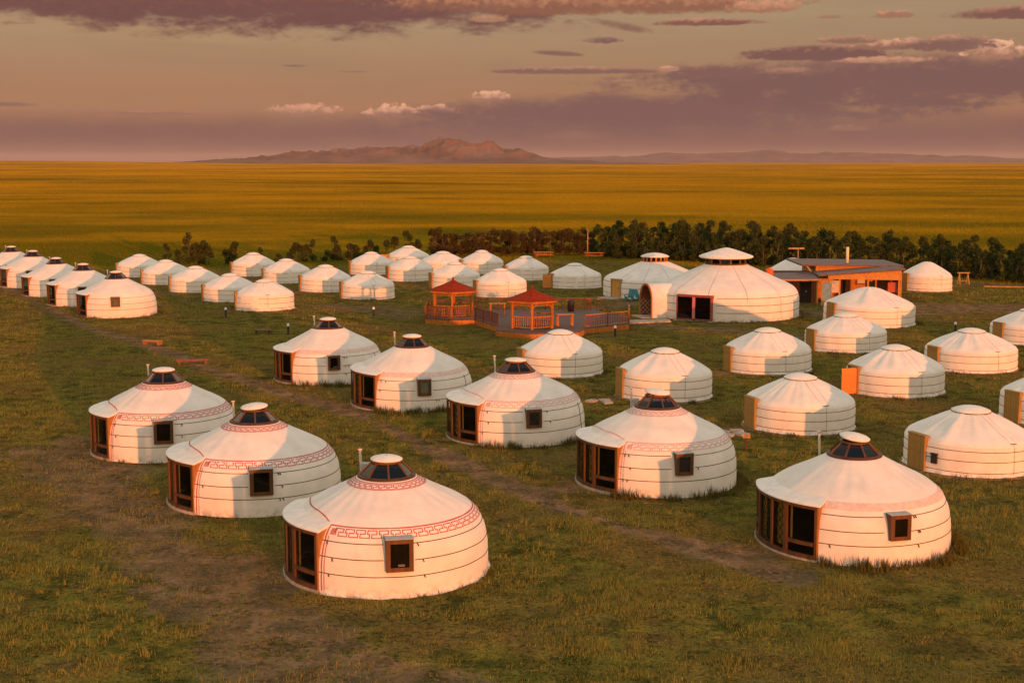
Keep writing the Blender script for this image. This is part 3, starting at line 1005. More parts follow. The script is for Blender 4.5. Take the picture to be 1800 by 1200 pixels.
def big_ger(x, y, label, group, seed, pat=1, cap_tilt=0.0, near=True, window='open', scale=1.0, cap_dir=0.0, boxvent=False, hem=0.0):
    """glass-fronted ger with lantern crown; pat 0 none, 1 red, 2 pale red, 3 faded band"""
    rnd = random.Random(seed)
    t = thing('lantern_ger', (x, y, 0), label, 'ger', group)
    t.scale = (scale * rnd.uniform(.988, 1.012), scale * rnd.uniform(.988, 1.012), scale * rnd.uniform(.985, 1.02))
    t.rotation_euler = (R_(rnd.uniform(-.5, .5)), R_(rnd.uniform(-.5, .5)), R_(rnd.uniform(-2, 2)))
    ropes = (.67, 1.14, 1.60)
    sk = Skin(LPROF, ropes, seed, .028, .010)
    s_sh = sk.s_of_z(2.02)
    sk.sh = s_sh
    na = 128 if near else 64
    mb = MB()
    sk.sheet(mb, 0, s_sh, 18 if near else 10, DOOR1, DOOR0 + 360, int(na * .8), 0, hem, rnd)
    mb.build('wall_cloth', CANVAS, t, True)
    mb = MB()
    sk.sheet(mb, s_sh, sk.L, 14 if near else 8, 0, 360, na)
    mb.build('roof_cloth', CANVAS, t, True)

    # visor over the glass front
    def f_visor(m):
        vs, fs = [], []
        n = 24
        prof = [(2.60, 2.085), (2.80, 2.035), (3.02, 1.985), (3.18, 1.945), (3.285, 1.905), (3.285, 1.868), (3.18, 1.885), (2.60, 1.97)]
        for k in range(n + 1):
            a = R_(DOOR0 - 1.5 + (DOOR1 - DOOR0 + 3) * k / n)
            for (r, z) in prof:
                vs.append((r * math.cos(a), r * math.sin(a), z))
        P = len(prof)
        for k in range(n):
            for i in range(P):
                j = (i + 1) % P
                fs.append((k * P + i, k * P + j, (k + 1) * P + j, (k + 1) * P + i))
        fs.append(tuple(range(P))[::-1])
        fs.append(tuple(n * P + i for i in range(P)))
        m.add(vs, fs)
    cached('visor', f_visor, 'visor', CAPW, t)

    # jambs between the curved cloth and the upright glass wall
    for nm, a in (('j0', DOOR0), ('j1', DOOR1)):
        def f_jamb(m, a=a):
            pts = [(3.24, .02)] + [(max(2.6, float(np.interp(sk.s_of_z(z), sk.s, sk.p[:, 0])) - .03), z) for z in (.05, .5, 1.0, 1.3, 1.6, 1.8, 1.93)] + [(3.0, 1.92), (3.26, 1.87)]
            th = R_(a)
            ca, sa = math.cos(th), math.sin(th)
            w = .03
            n = len(pts)
            vs = [(r * ca + sa * w, r * sa - ca * w, z) for r, z in pts] + [(r * ca - sa * w, r * sa + ca * w, z) for r, z in pts]
            fs = [tuple(range(n)), tuple(range(n, 2 * n))[::-1]]
            for i in range(n):
                j = (i + 1) % n
                fs.append((i, n + i, n + j, j))
            m.add(vs, fs)
        cached('jamb' + nm, f_jamb, 'jamb', JAMB, t)
    cached('plinth', lambda m: m.arcbox(2.9, 3.31, -.02, .09, DOOR0 - 1, DOOR1 + 1, 16), 'plinth', CONC, t)
    cached('sillrail', lambda m: m.arcbox(3.13, 3.27, .09, .22, DOOR0 + .6, DOOR1 - .6, 16), 'sill_rail', WOOD, t)
    cached('headrail', lambda m: m.arcbox(3.13, 3.27, 1.76, 1.89, DOOR0 + .6, DOOR1 - .6, 16), 'head_rail', WOOD, t)
    posts = [166.5, 184.0, 202.5, 215.0, 235.6]
    wid = [.08, .11, .11, .15, .07]
    for a, w in zip(posts, wid):
        cached(('post', w), lambda m, w=w: m.box((3.2, 0, .99), (.11, w, 1.56)), 'post', WOOD, t, False, (0, 0, 0), R_(a))
    for i in range(4):
        a0, a1 = posts[i] + 1.2, posts[i + 1] - 1.2
        if i == 3:
            cached(('midrail', i), lambda m, a0=a0, a1=a1: m.arcbox(3.15, 3.25, .52, .64, a0, a1, 4), 'mid_rail', WOOD, t)
        if i == 0:
            cached(('midrail', i), lambda m, a0=a0, a1=a1: m.arcbox(3.16, 3.24, .60, .67, a0, a1, 4), 'mid_rail', WOODD, t)
        cached(('pane', i), lambda m, a0=a0, a1=a1: m.arcbox(3.185, 3.193, .22, 1.76, a0, a1, 3), 'glass_pane', GLASS, t)
    if near:
        # folding lattice and curtains behind the glass
        def f_lat(m):
            r = 3.145
            for a0, a1 in ((185, 201.5), (203.5, 214)):
                w = a1 - a0
                step = .30
                for k in range(-5, 9):
                    for sgn in (1, -1):
                        pts = []
                        for q in range(9):
                            u = q / 8
                            z = .25 + k * step + sgn * (u if sgn > 0 else u - 1) * w / 10.5 * .6
                            if .22 < z < 1.82:
                                aa = R_(a0 + w * u)
                                pts.append((r * math.cos(aa), r * math.sin(aa), z))
                        if len(pts) > 1:
                            m.tube(pts, .014, 4)
        cached('lattice', f_lat, 'lattice', WOODD, t)
        cached('curt', lambda m: m.arcbox(3.09, 3.11, .30, 1.76, 205.5, 212.5, 6), 'curtain', CURT, t)
        cached('curt2', lambda m: m.arcbox(3.09, 3.11, .55, 1.74, 217, 218.3, 2), 'curtain', CURT, t)
        cached('curt3', lambda m: m.arcbox(3.09, 3.11, .35, 1.76, 186.5, 190.5, 3), 'curtain', CURT, t)
    cached('floor', lambda m: m.lathe([(0.01, .07), (3.05, .07), (3.05, .02)], 0, 360, 40), 'floor', FLOORW, t)

    # window in a timber box
    if window:
        wa = R_(283.5)
        hw, z0, z1 = (.41 if pat == 1 else .35, .84 if pat == 1 else .90, 1.82 if pat == 1 else 1.74) if near else (.36, .95, 1.75)
        fl = 2.93
        fr = 3.345

        def f_frame(m):
            b = .13
            for (c, s) in (((0, z0 + b / 2), (2 * hw, b)), ((0, z1 - b / 2), (2 * hw, b)), ((-hw + b / 2, (z0 + z1) / 2), (b, z1 - z0 - 2 * b)), ((hw - b / 2, (z0 + z1) / 2), (b, z1 - z0 - 2 * b))):
                m.box(((fl + fr) / 2, c[0], c[1]), (fr - fl, s[0], s[1]))
        o = cached(('wframe', near, hw), f_frame, 'window', WOOD, t, False, (0, 0, 0), wa)
        glassm = GLASS
        p = cached(('wpane', near, hw), lambda m: m.box((fr - .025, 0, (z0 + z1) / 2), (.006, 2 * hw - .25, z1 - z0 - .25)), 'pane', glassm, o)
        cached(('wcap', near, hw), lambda m: m.box(((fl + fr) / 2, 0, z1 + .012), (fr - fl + .02, 2 * hw + .02, .02)), 'window_flap', GREYC, o)
        if window == 'lit':
            cached(('wblind', near, hw), lambda m: m.box((fr - .045, 0, (z0 + z1) / 2), (.01, 2 * hw - .25, z1 - z0 - .25)), 'blind', CURTW, o)
        else:
            cached(('wback', near, hw), lambda m: m.box((fr - .052, 0, (z0 + z1) / 2), (.01, 2 * hw - .25, z1 - z0 - .25)), 'dark_backing', BLACKB, o)  # black sheet behind the glass, stands in for the dark interior
        if window == 'open' and near and seed in (3, 4):
            cached(('wcloth', near, hw), lambda m: m.box((fr - .038, .05, z0 + .19), (.012, .20, .07)), 'cushion', WHITE, o)
    # ropes
    wa = 283.5
    gap = 8.6
    for i, z in enumerate(ropes):
        spans = [(DOOR1 - .3, DOOR0 + 360 + .3)]
        if window and i > 0:
            spans = [(DOOR1 - .3, wa - gap), (wa + gap, DOOR0 + 360.3)]
        m = MB()
        for (p, q) in spans:
            sk.cord(m, p, q, z + rnd.uniform(-.02, .02), .014 if near else .013, 3 if near else 6, rnd.uniform(0, .012))
        if near:
            # knots with loose ends
            for _ in range(2):
                a = DOOR1 + rnd.choice((4, 7, 9)) if rnd.random() < .5 else wa + gap + rnd.uniform(2, 7)
                p0 = sk.pt(a, sk.s_of_z(z), .02)
                p1 = sk.pt(a + .6, sk.s_of_z(z - .09), .03)
                m.tube([p0, p1], .018, 5)
        m.build('rope', ROPE, t)
    if near and seed in (4, 5, 6):
        m = MB()
        ah = 338 + rnd.uniform(-3, 3)
        m.tube([sk.pt(ah + 1.2 * math.sin(5 * z), sk.s_of_z(z), .016) for z in np.linspace(.12, 1.66, 10)], .012, 5)
        m.build('hanging_cord', ROPE, t)
    # printed ornament
    if pat:
        pm = {1: PRINT, 2: PRINTP, 3: PRINTF}[pat]
        s1 = sk.s_of_z(2.03)
        off = .007
        b0, b1 = DOOR1 + 1.5, DOOR0 + 360 - 1.5
        if pat in (1, 2):
            m = MB()
            if near:
                meander(sk, m, b0 + 6, b1 - 6, s1 - .36, s1 - .12, 6.9, .030, off)
            m.build('meander_band', pm, t)
            m = MB()
            sk.band(m, b0 + .6, b1 - .6, s1 - .035, .045, off, 3)
            for a in (b0 + .8, b1 - .8):
                sk.rise(m, a, .02, s1 - .02, .045, off, 16)
            for a in (b0 + 2.6, b1 - 2.6):
                sk.rise(m, a, .02, s1 - .40, .028, off, 16)
            # arched line across the porch roof
            vs, fs = [], []
            for k in range(49):
                u = k / 48
                a = DOOR0 - 1.5 + (DOOR1 - DOOR0 + 3) * u
                sc_ = s1 + .34 - .36 * abs(2 * u - 1) ** 3.5
                vs += [sk.pt(a, sc_ - .02, off + .004), sk.pt(a, sc_ + .02, off + .004)]
            for k in range(48):
                fs.append((2 * k, 2 * k + 2, 2 * k + 3, 2 * k + 1))
            m.add(vs, fs)
            # endless-knot emblem at the corner
            for a in (b0 + 5.0, b1 - 5.0):
                for q in (-.07, -.02, .03, .08):
                    sk.rise(m, a + q * 20, s1 - .35, s1 - .13, .020, off + .002, 2)
                    sk.band(m, a - 2.2, a + 2.2, s1 - .245 + q, .020, off + .002, 1)
            m.build('trim_lines', pm, t)
            m = MB()
            if near:
                meander(sk, m, 0, 360, sk.L - .36, sk.L - .17, 12.0, .026, off)
            sk.band(m, 0, 360, sk.L - .11, .035, off, 4)
            sk.band(m, 0, 360, sk.L - .40, .02, off, 4)
            m.build('crown_band', pm, t)
        else:
            m = MB()
            sk.sheet(m, s1 - .34, s1 - .06, 3, b0, b1, 70, off)
            m.build('faded_band', pm, t)
    # lantern crown
    cached('lring', lambda m: m.lathe([(.82, 2.80), (.93, 2.80), (.93, 2.86), (.86, 2.90), (.80, 2.88)], 0, 360, 32), 'lantern_ring', WOODD, t, True, (0, 0, CROWN))
    for k in range(8):
        cached('lrib', lambda m: m.bar((.86, 0, 2.87), (.46, 0, 3.27), .055, .05), 'lantern_rib', WOOD, t, False, (0, 0, CROWN), R_(45 * k + 12))

        def f_lp(m):
            a = R_(22.5)
            pts = []
            for r, z in ((.845, 2.885), (.465, 3.265)):
                for s in (-1, 1):
                    pts.append((r * math.cos(s * a), r * math.sin(s * a), z))
            m.add(pts, [(0, 1, 3, 2)])
        cached('lpane', f_lp, 'lantern_pane', LGLASS, t, False, (0, 0, CROWN), R_(45 * k + 34.5))
    cached('lcol', lambda m: m.lathe([(.42, 3.24), (.50, 3.24), (.50, 3.31), (.42, 3.31)], 0, 360, 24), 'lantern_collar', WOOD, t, True, (0, 0, CROWN))
    o = cached('lcap', lambda m: m.lathe([(.30, 0), (.50, -.005), (.515, .03), (.46, .065), (.33, .105), (.17, .13), (.001, .14)], 0, 360, 32), 'lantern_cap', CAPW, t, True, (0, 0, 3.315 + CROWN + abs(cap_tilt) * .55))
    o.rotation_euler = (cap_tilt * math.sin(cap_dir), cap_tilt * math.cos(cap_dir), 0)
    if cap_tilt:
        cached('lprop', lambda m: m.tube([(0, 0, 3.28), (0, 0, 3.48)], .02, 6), 'cap_prop', WOODD, t, False, (0, 0, CROWN))
    # stovepipe
    cached('pipe', lambda m: (m.tube([(-.95, 1.05, 2.45), (-.99, 1.05, 3.42)], .042, 8), m.tube([(-.99, 1.05, 3.42), (-.992, 1.05, 3.47)], .075, 8)), 'stovepipe', METALP, t, True, (0, 0, .14))
    if boxvent:
        cached('vbox', lambda m: m.box((-.80, .98, 2.86), (.28, .26, .32)), 'vent_box', GREYC, t, False, (0, 0, .14))
    GERS_XY.append((x, y, 3.2))
    return t


SPROF = [(1.0, 0.0), (1.0, .25), (1.0, .72), (.998, 1.1), (.985, 1.32), (.93, 1.48), (.80, 1.66), (.60, 1.93), (.42, 2.16), (.28, 2.34), (.22, 2.40)]


def small_ger(x, y, R, label, group, seed, door='shut', near=True, cap=True, mat_=None, hgt=1.0, extra=None, seam=True, name='small_ger', doorang=198.5):
    rnd = random.Random(seed)
    mt = mat_ or CANVAS2
    t = thing(name, (x, y, 0), label, 'ger', group)
    t.scale = (rnd.uniform(.985, 1.015), rnd.uniform(.985, 1.015), rnd.uniform(.96, 1.04))
    t.rotation_euler = (R_(rnd.uniform(-.8, .8)), R_(rnd.uniform(-.8, .8)), R_(rnd.uniform(-3, 3)))
    ropes = (.26, .70, 1.13)
    prof = [(r * R, z * hgt) for r, z in SPROF]
    if not cap:
        prof = prof[:-1] + [(R * .20, 2.43 * hgt), (R * .08, 2.50 * hgt), (.02, 2.515 * hgt)]
    sk = Skin(prof, [z * hgt for z in ropes], seed, .062, .022)
    sh = sk.s_of_z(1.36 * hgt)
    sk.sh = sh
    na = 96 if near else 48
    dw = math.degrees(.52 / R)
    d0, d1 = doorang - dw, doorang + dw
    mb = MB()
    sk.sheet(mb, 0.08, sh, 12 if near else 8, d1, d0 + 360, int(na * .95), 0, .02, rnd)
    mb.build('wall_cloth', mt, t, True)
    mb = MB()
    sk.sheet(mb, sh - .09, sk.L, 14 if near else 9, 0, 360, na, .008)
    mb.build('roof_cloth', mt, t, True)
    cached(('sfoot', R), lambda m: m.lathe([(R + .16, -.02), (R + .07, .06), (R - .04, .10)], 0, 360, 40), 'earth_footing', EARTH, t, True)
    # door of upright planks in a frame
    ra = R_(doorang)
    dh = 1.50 * hgt
    rf = R + .045

    def f_fr(m):
        m.box((rf - .09, -.50, dh / 2), (.22, .08, dh))
        m.box((rf - .09, .50, dh / 2), (.22, .08, dh))
        m.box((rf - .09, 0, dh + .02), (.24, 1.12, .07))
    cached(('sframe', R, hgt), f_fr, 'door_frame', DOORW, t, False, (0, 0, 0), ra)
    if door == 'shut':
        d = cached(('sdoor', R, hgt), lambda m: (m.box((rf - .035, 0, .30), (.03, .9, .09)), m.box((rf - .035, 0, dh - .3), (.03, .9, .09))), 'door', DOORW, t, False, (0, 0, 0), ra)
        for k in range(5):
            cached(('splank', R, hgt, k % 2), lambda m, k=k: m.box((rf - (.0 if k % 2 else .006), 0, dh / 2 + .03), (.035, .178, dh - .10)), 'plank', DOORW, d, False,
                   (0, (k - 2) * .183, 0), 0)
    else:
        d = cached(('sopen', R, hgt), lambda m: (m.box((.46, 0, .30), (.9, .05, .09)), m.box((.46, 0, dh - .3), (.9, .05, .09))), 'door', DOORO, t, False,
                   ((rf + .02) * math.cos(ra) - .47 * math.sin(ra) * -1 * -1, (rf + .02) * math.sin(ra) + .47 * math.cos(ra), 0), R_(door))
        for k in range(5):
            cached(('soplank', hgt), lambda m: m.box((0, 0, dh / 2 + .03), (.178, .035, dh - .10)), 'plank', DOORO, d, False, (.09 + k * .183, -.02, 0), 0)
        cached(('sdark', R), lambda m: m.box((R - .35, 0, .75), (.04, 1.3, 1.5)), 'doorway_dark', BLACKB, t, False, (0, 0, 0), ra)  # black sheet across the open doorway, painted darkness of the inside
    for i, z in enumerate(ropes):
        m = MB()
        sk.cord(m, d1 - .5, d0 + 360.5, z * hgt + rnd.uniform(-.02, .02), .013, 4 if near else 7, rnd.uniform(0, .03))
        m.build('rope', ROPE, t)
    # strap that ties the roof cloth down
    if seam:
        m = MB()
        a = 288 + rnd.uniform(-3, 3)
        sk.rise(m, a, .1, sh + .05, .014, .010, 8)
        sk.band(m, a - 3.6, a + 3.6, sh + .06, .03, .022, 2)
        m.build('tie_strap', ROPE, t)
        m = MB()
        top = sk.L - .05
        for aa, bb in ((a - 3.2, a - 14), (a + 3.2, a + 7)):
            pts = [sk.pt(aa + (bb - aa) * u, sh + .06 + (top - sh - .06) * u, .012) for u in np.linspace(0, 1, 9)]
            m.tube(pts, .007, 4)
        m.build('roof_cord', mat('grey_cord', (.42, .38, .33), .9, .2, 10), t)
    if cap:
        zc = 2.36 * hgt
        cached(('scap', R, hgt), lambda m: m.lathe([(R * .262, zc - .03), (R * .30, zc - .015), (R * .302, zc + .03), (R * .26, zc + .085), (R * .17, zc + .165), (R * .08, zc + .21), (.001, zc + .22)], 0, 360, 32), 'crown_cap', CAPW, t, True)
        m = MB()
        m.tube([(R * .298 * math.cos(k * math.pi / 16), R * .298 * math.sin(k * math.pi / 16), zc - .028) for k in range(32)], .022, 5, True)
        m.build('crown_rope', ROPE, t)
    if extra == 'box':
        m = MB()
        a = doorang + math.degrees(.95 / R)
        th = R_(a)
        m.box((0, 0, 0), (.10, .26, .36))
        m.box((.02, 0, .22), (.14, .30, .05))
        m.build('meter_box', DARKM, t, False, ((R + .05) * math.cos(th), (R + .05) * math.sin(th), .66), th)
    if extra == 'patch':
        m = MB()
        sk.sheet(m, .62, .86, 2, doorang + 26, doorang + 31, 3, .014)
        m.build('wall_hatch', WHITE, t)
    GERS_XY.append((x, y, R))
    return t


def hall_ger(x, y):
    """the great hall: big ger with drum lantern, arched porch and double window"""
    t = thing('hall_ger', (x, y, 0), 'largest white ger with drum lantern, arched porch and wide dark double window', 'ger')
    prof = [(6.15, 0), (6.15, .8), (6.12, 1.5), (6.02, 1.95), (5.75, 2.35), (5.2, 2.68), (4.3, 3.08), (3.2, 3.58), (2.3, 3.98), (1.72, 4.25)]
    ropes = (.70, 1.30, 1.88)
    sk = Skin(prof, ropes, 77, .028, .012)
    sh = sk.s_of_z(2.1)
    sk.sh = sh
    m = MB()
    sk.sheet(m, 0, sh, 14, 0, 360, 160)
    m.build('wall_cloth', CANVAS, t, True)
    m = MB()
    sk.sheet(m, sh, sk.L, 18, 0, 360, 160, .004)
    m.build('roof_cloth', CANVAS, t, True)
    for a in np.arange(8, 360, 30.0):
        m = MB()
        sk.rise(m, a, .3 if 250 < a < 340 and int(a) % 4 == 0 else sh - .5, sk.L - .03, .03, .012, 20)
        m.build('roof_seam', mat('seam', (.34, .29, .25), .9, .15, 8), t)
    for z in ropes:
        m = MB()
        for p, q in ((254.5, 540 + 5), (210, 220.5)):
            sk.cord(m, p, q, z, .02, 3)
        m.build('rope', ROPE, t)
    # drum lantern
    mb = MB()
    mb.lathe([(1.62, 4.2), (1.78, 4.2), (1.78, 4.30), (1.62, 4.34)], 0, 360, 40).build('lantern_ring', WOOD, t, True)
    for k in range(12):
        cached('hpost', lambda m: m.box((1.66, 0, 4.52), (.10, .14, .50)), 'lantern_post', WOOD, t, False, (0, 0, 0), R_(30 * k + 5))
        cached('hpane', lambda m: m.box((1.58, 0, 4.52), (.012, .74, .50)), 'lantern_pane', LGLASS, t, False, (0, 0, 0), R_(30 * k + 20))
    MB().lathe([(1.55, 4.74), (2.16, 4.76), (2.28, 4.84), (2.26, 4.93), (2.05, 5.02), (1.3, 5.28), (.6, 5.5), (.18, 5.6), (.001, 5.62)], 0, 360, 48).build('lantern_cap', CAPW, t, True)
    # wide window
    wa = R_(237.5)
    fr, fl = 6.20, 5.55

    def frame():
        m = MB()
        for (c, s) in (((0, .12), (3.1, .14)), ((0, 2.02), (3.1, .16)), ((-1.5, 1.07), (.10, 1.76)), ((1.5, 1.07), (.10, 1.76))):
            m.box(((fr + fl) / 2 + .08, c[0], c[1]), (fr - fl, s[0], s[1]))
        return m
    w = frame().build('window', mat('window_red', (.28, .07, .05), .6, .2, 6), t, False, (0, 0, 0), wa)
    MB().box((fr + .06, 0, 1.07), (.14, .22, 1.74)).build('mullion', mat('pink_mullion', (.55, .20, .19), .6, .1, 6), w)
    for s in (-1, 1):
        MB().box((fr + .03, s * .79, 1.07), (.02, 1.34, 1.74)).build('pane', glass_mat('hall_glass', (.08, .08, .08)) if 'hall_glass' not in MATS else MATS['hall_glass'], w)
    for s in (-1, 1):
        MB().box((fr - .05, s * .79, 1.07), (.02, 1.34, 1.74)).build('dark_sheet', BLACKB, w)  # black sheet behind each pane in place of a dark room
    MB().box((fr + .14, 0, .02), (.5, 3.3, .08)).build('sill', CONC, w)
    # arched porch
    pa = R_(199)
    hw, top = 1.22, 2.78
    arch = [(-hw, 0), (-hw, 1.0)] + [(-hw * math.cos(q), 1.45 + (top - 1.45) * math.sin(q)) for q in np.linspace(.12, math.pi - .12, 17)] + [(hw, 1.0), (hw, 0)]
    th = .09
    inner = [(a * (1 - th / hw), max(0, b - (th if b > 1.2 else 0))) for a, b in arch]
    r0, r1 = 5.2, 7.35
    m = MB()
    n = len(arch)
    vs = []
    for r in (r0, r1):
        vs += [(r, a, b) for a, b in arch]
    for r in (r0, r1):
        vs += [(r, a, b) for a, b in inner]
    fs = []
    for i in range(n - 1):
        fs.append((i, i + 1, n + i + 1, n + i))
        fs.append((2 * n + i, 3 * n + i, 3 * n + i + 1, 2 * n + i + 1))
        fs.append((n + i, n + i + 1, 3 * n + i + 1, 3 * n + i))
    m.add(vs, fs)
    po = m.build('porch', CAPW, t, True, (0, 0, 0), pa)
    m = MB()
    vs2 = []
    for r in (r1 - .02, r1 + .06):
        vs2 += [(r, a * 1.015, b * 1.012) for a, b in arch] + [(r, a * .985, b * .988) for a, b in inner]
    fs = []
    for i in range(n - 1):
        A, B, C, D = i, n + i, 2 * n + i, 3 * n + i
        fs += [(A, C, C + 1, A + 1), (B, B + 1, D + 1, D), (C, D, D + 1, C + 1), (A, A + 1, B + 1, B)]
    m.add(vs2, fs)
    m.build('porch_rim', REDW, po)
    m = MB()
    lin = [(a * .97, b * .975) for a, b in inner]
    m.add([(r0, a, b) for a, b in lin] + [(r1 - .03, a, b) for a, b in lin], [(i, n + i, n + i + 1, i + 1) for i in range(n - 1)])
    m.build('porch_lining', REDD, po)
    m = MB()
    for s in (-1, 1):
        for k in range(-6, 10):
            for sg in (1, -1):
                pts = []
                for q in range(9):
                    u = q / 8
                    z = .1 + k * .38 + sg * u * 1.9
                    if .05 < z < 1.5:
                        pts.append((5.4 + u * 1.9, s * (hw - .16), z))
                if len(pts) > 1:
                    m.tube(pts, .025, 4)
    m.build('porch_lattice', mat('lattice_tan', (.46, .33, .22), .7, .2, 6), po)
    m = MB()
    m.box((5.9, 0, 1.1), (.06, 1.9, 2.2))
    m.build('inner_door', WOODD, po)
    MB().box((6.9, 0, .03), (2.6, 2.2, .1)).build('porch_step', CONC, po)
    GERS_XY.append((x, y, 6.4))
    return t


def service_ger(x, y):
    t = thing('drum_ger', (x, y, 0), 'shaded white ger with orange drum lantern behind the largest ger', 'ger')
    prof = [(4.95, 0), (4.95, .8), (4.93, 1.35), (4.82, 1.66), (4.5, 1.90), (3.6, 2.27), (2.5, 2.73), (1.7, 3.06), (1.22, 3.26)]
    ropes = (.40, .95, 1.48)
    sk = Skin(prof, ropes, 91, .03, .010)
    sh = sk.s_of_z(1.72)
    sk.sh = sh
    da = 217.0
    m = MB()
    sk.sheet(m, 0, sh, 12, da + 7.5, da - 7.5 + 360, 110)
    m.build('wall_cloth', CANVAS2, t, True)
    m = MB()
    sk.sheet(m, sh, sk.L, 14, 0, 360, 120, .004)
    m.build('roof_cloth', CANVAS2, t, True)
    for a in np.arange(12, 360, 30.0):
        m = MB()
        sk.rise(m, a, sh - .1, sk.L - .03, .025, .012, 14)
        m.build('roof_seam', MATS['seam'], t)
    for z in ropes:
        m = MB()
        sk.cord(m, da + 7, da + 353, z, .018, 4)
        m.build('rope', ROPE, t)
    MB().lathe([(1.1, 3.20), (1.27, 3.20), (1.27, 3.30), (1.1, 3.32)], 0, 360, 32).build('lantern_ring', REDW, t, True)
    for k in range(16):
        cached('mpost', lambda m: m.box((1.19, 0, 3.50), (.09, .15, .42)), 'lantern_post', REDW, t, False, (0, 0, 0), R_(22.5 * k))
        cached('mpane', lambda m: m.box((1.13, 0, 3.50), (.012, .34, .42)), 'lantern_pane', LGLASS, t, False, (0, 0, 0), R_(22.5 * k + 11.25))
    MB().lathe([(1.1, 3.69), (1.36, 3.69), (1.40, 3.73), (1.2, 3.86), (.75, 4.0), (.3, 4.07), (.001, 4.08)], 0, 360, 40).build('lantern_cap', CAPW, t, True)
    ra = R_(da)
    d = MB().box((4.96, 0, .86), (.06, 1.1, 1.66)).build('door', mat('yellow_door', (.50, .28, .06), .6, .12, 5), t, False, (0, 0, 0), ra)
    MB().box((5.0, .36, .95), (.04, .05, .16)).build('handle', DARKM, d)
    m = MB()
    m.box((4.9, -.62, .86), (.26, .1, 1.72))
    m.box((4.9, .62, .86), (.26, .1, 1.72))
    m.box((4.9, 0, 1.75), (.32, 1.36, .1))
    m.build('door_frame', mat('tan_frame', (.36, .24, .12), .7, .2, 6), t, False, (0, 0, 0), ra)
    MB().box((5.7, 0, .03), (1.4, 2.2, .09)).build('door_step', CONC, t, False, (0, 0, 0), ra)
    GERS_XY.append((x, y, 5.0))
    return t


# ================================================================== gers placed
NEAR_G = 'glass-fronted lantern gers'
# left file of three, strong red ornament
big_ger(-15.62, 60.47, 'red-patterned lantern ger with straight flat cap, far end of three red-patterned gers', NEAR_G, 1, 1, 0.0)
big_ger(-9.88, 51.42, 'red-patterned lantern ger with cap tilted open, middle of three red-patterned gers', NEAR_G, 2, 1, .10, cap_dir=2.4)
big_ger(-3.97, 42.23, 'fully sunlit lantern ger with bold red meander print and flared hem', NEAR_G, 3, 1, 0.02, boxvent=True, hem=.02)
# right file of five
big_ger(-10.94, 80.77, 'lantern ger with faded pink band and dark window, farthest from the open-capped sunlit ger', NEAR_G, 4, 3, .0)
big_ger(-5.36, 72.38, 'lantern ger with faded pink band and pale blind in its window', NEAR_G, 5, 3, .0, window='lit')
big_ger(0.20, 63.67, 'lantern ger with pale red meander print, between the pale-blind ger and the vent-box ger', NEAR_G, 6, 2, .03)
big_ger(5.85, 54.22, 'lantern ger with pale red meander print, raised cap and small vent box on roof', NEAR_G, 7, 2, .12, cap_dir=.5, boxvent=True)
big_ger(11.63, 45.42, 'fully sunlit lantern ger with tilted cap and open view of yellow curtain behind glass front', NEAR_G, 8, 3, .16, cap_dir=.6)
# far-left file
ROWG = 'plain lantern gers along the dirt track'
ROWL = ['plain lantern ger fully sunlit with small framed window, end of the dirt-track row',
        'plain lantern ger second from the sunlit end of the dirt-track row',
        'plain lantern ger third from the sunlit end of the dirt-track row',
        'plain lantern ger fourth from the sunlit end of the dirt-track row',
        'plain lantern ger fifth from the sunlit end of the dirt-track row']
for i, (x, y) in enumerate([(-33.44, 115.06), (-39.0, 124.0), (-44.4, 132.9), (-49.8, 141.8), (-55.2, 150.6)]):
    big_ger(x, y, ROWL[i], ROWG, 20 + i, 0, 0.0, False, 'lit' if i == 0 else 'open')

SG = 'small plank-door gers'
rowA = [(-42.03, 153.87), (-36.75, 144.71), (-31.51, 135.59), (-26.29, 126.83), (-21.59, 118.82)]
nthA = ['fifth', 'fourth', 'third', 'second', 'first']
for i, (x, y) in enumerate(rowA):
    lab = ('small fully sunlit ger closest to the white-topped bollard, ending its row' if i == 4 else
           'small ger %s from the bollard in the row nearest the track-side lantern gers' % nthA[i])
    small_ger(x, y, 2.55, lab, SG, 40 + i, near=False, extra='patch' if i in (3, 4) else None, seam=(i == 4))
rowB = [(-29.36, 154.81), (-24.21, 146.27), (-18.66, 136.17), (-13.71, 128.97)]
nthB = ['farthest', 'third', 'second', 'first']
for i, (x, y) in enumerate(rowB):
    lab = ('small ger with a tie strap and shadows of the gazebo across its wall' if i == 3 else
           'small ger %s along the row behind the strap-marked ger near the gazebo' % ('last' if i == 0 else 'third' if i == 1 else 'second'))
    small_ger(x, y, 2.55, lab, SG, 50 + i, near=False)
rowC = [(-16.21, 157.12), (-11.10, 148.39), (-5.85, 139.24), (-1.12, 131.03)]
for i, (x, y) in enumerate(rowC):
    lab = ['small ger at the far end of the row leading back from the red-roofed gazebos',
           'small ger third back in the row behind the red-roofed gazebos',
           'small ger partly hidden behind the gazebo farther from the hall ger',
           'fully sunlit small ger standing between the two red-roofed gazebos'][i]
    small_ger(x, y, 2.55, lab, SG, 60 + i, near=False)
small_ger(-12.77, 168.17, 2.6, 'small ger with orange door ajar, farthest back against the bushes', SG, 70, door=168, near=False)
small_ger(-8.07, 159.04, 2.75, 'small broad ger half sunlit in front of the brown hedge', SG, 71, near=False)
small_ger(-3.50, 157.93, 2.55, 'small ger mostly shaded with a sunlit door side, beside the hedge lawn', SG, 72, near=False)
small_ger(1.53, 149.60, 2.5, 'fully shaded small ger with shut door on the lawn before the hedge', SG, 73, near=False)
small_ger(6.47, 139.99, 2.7, 'fully shaded small ger with its tan door standing open', SG, 74, door=190, near=False, extra='patch')

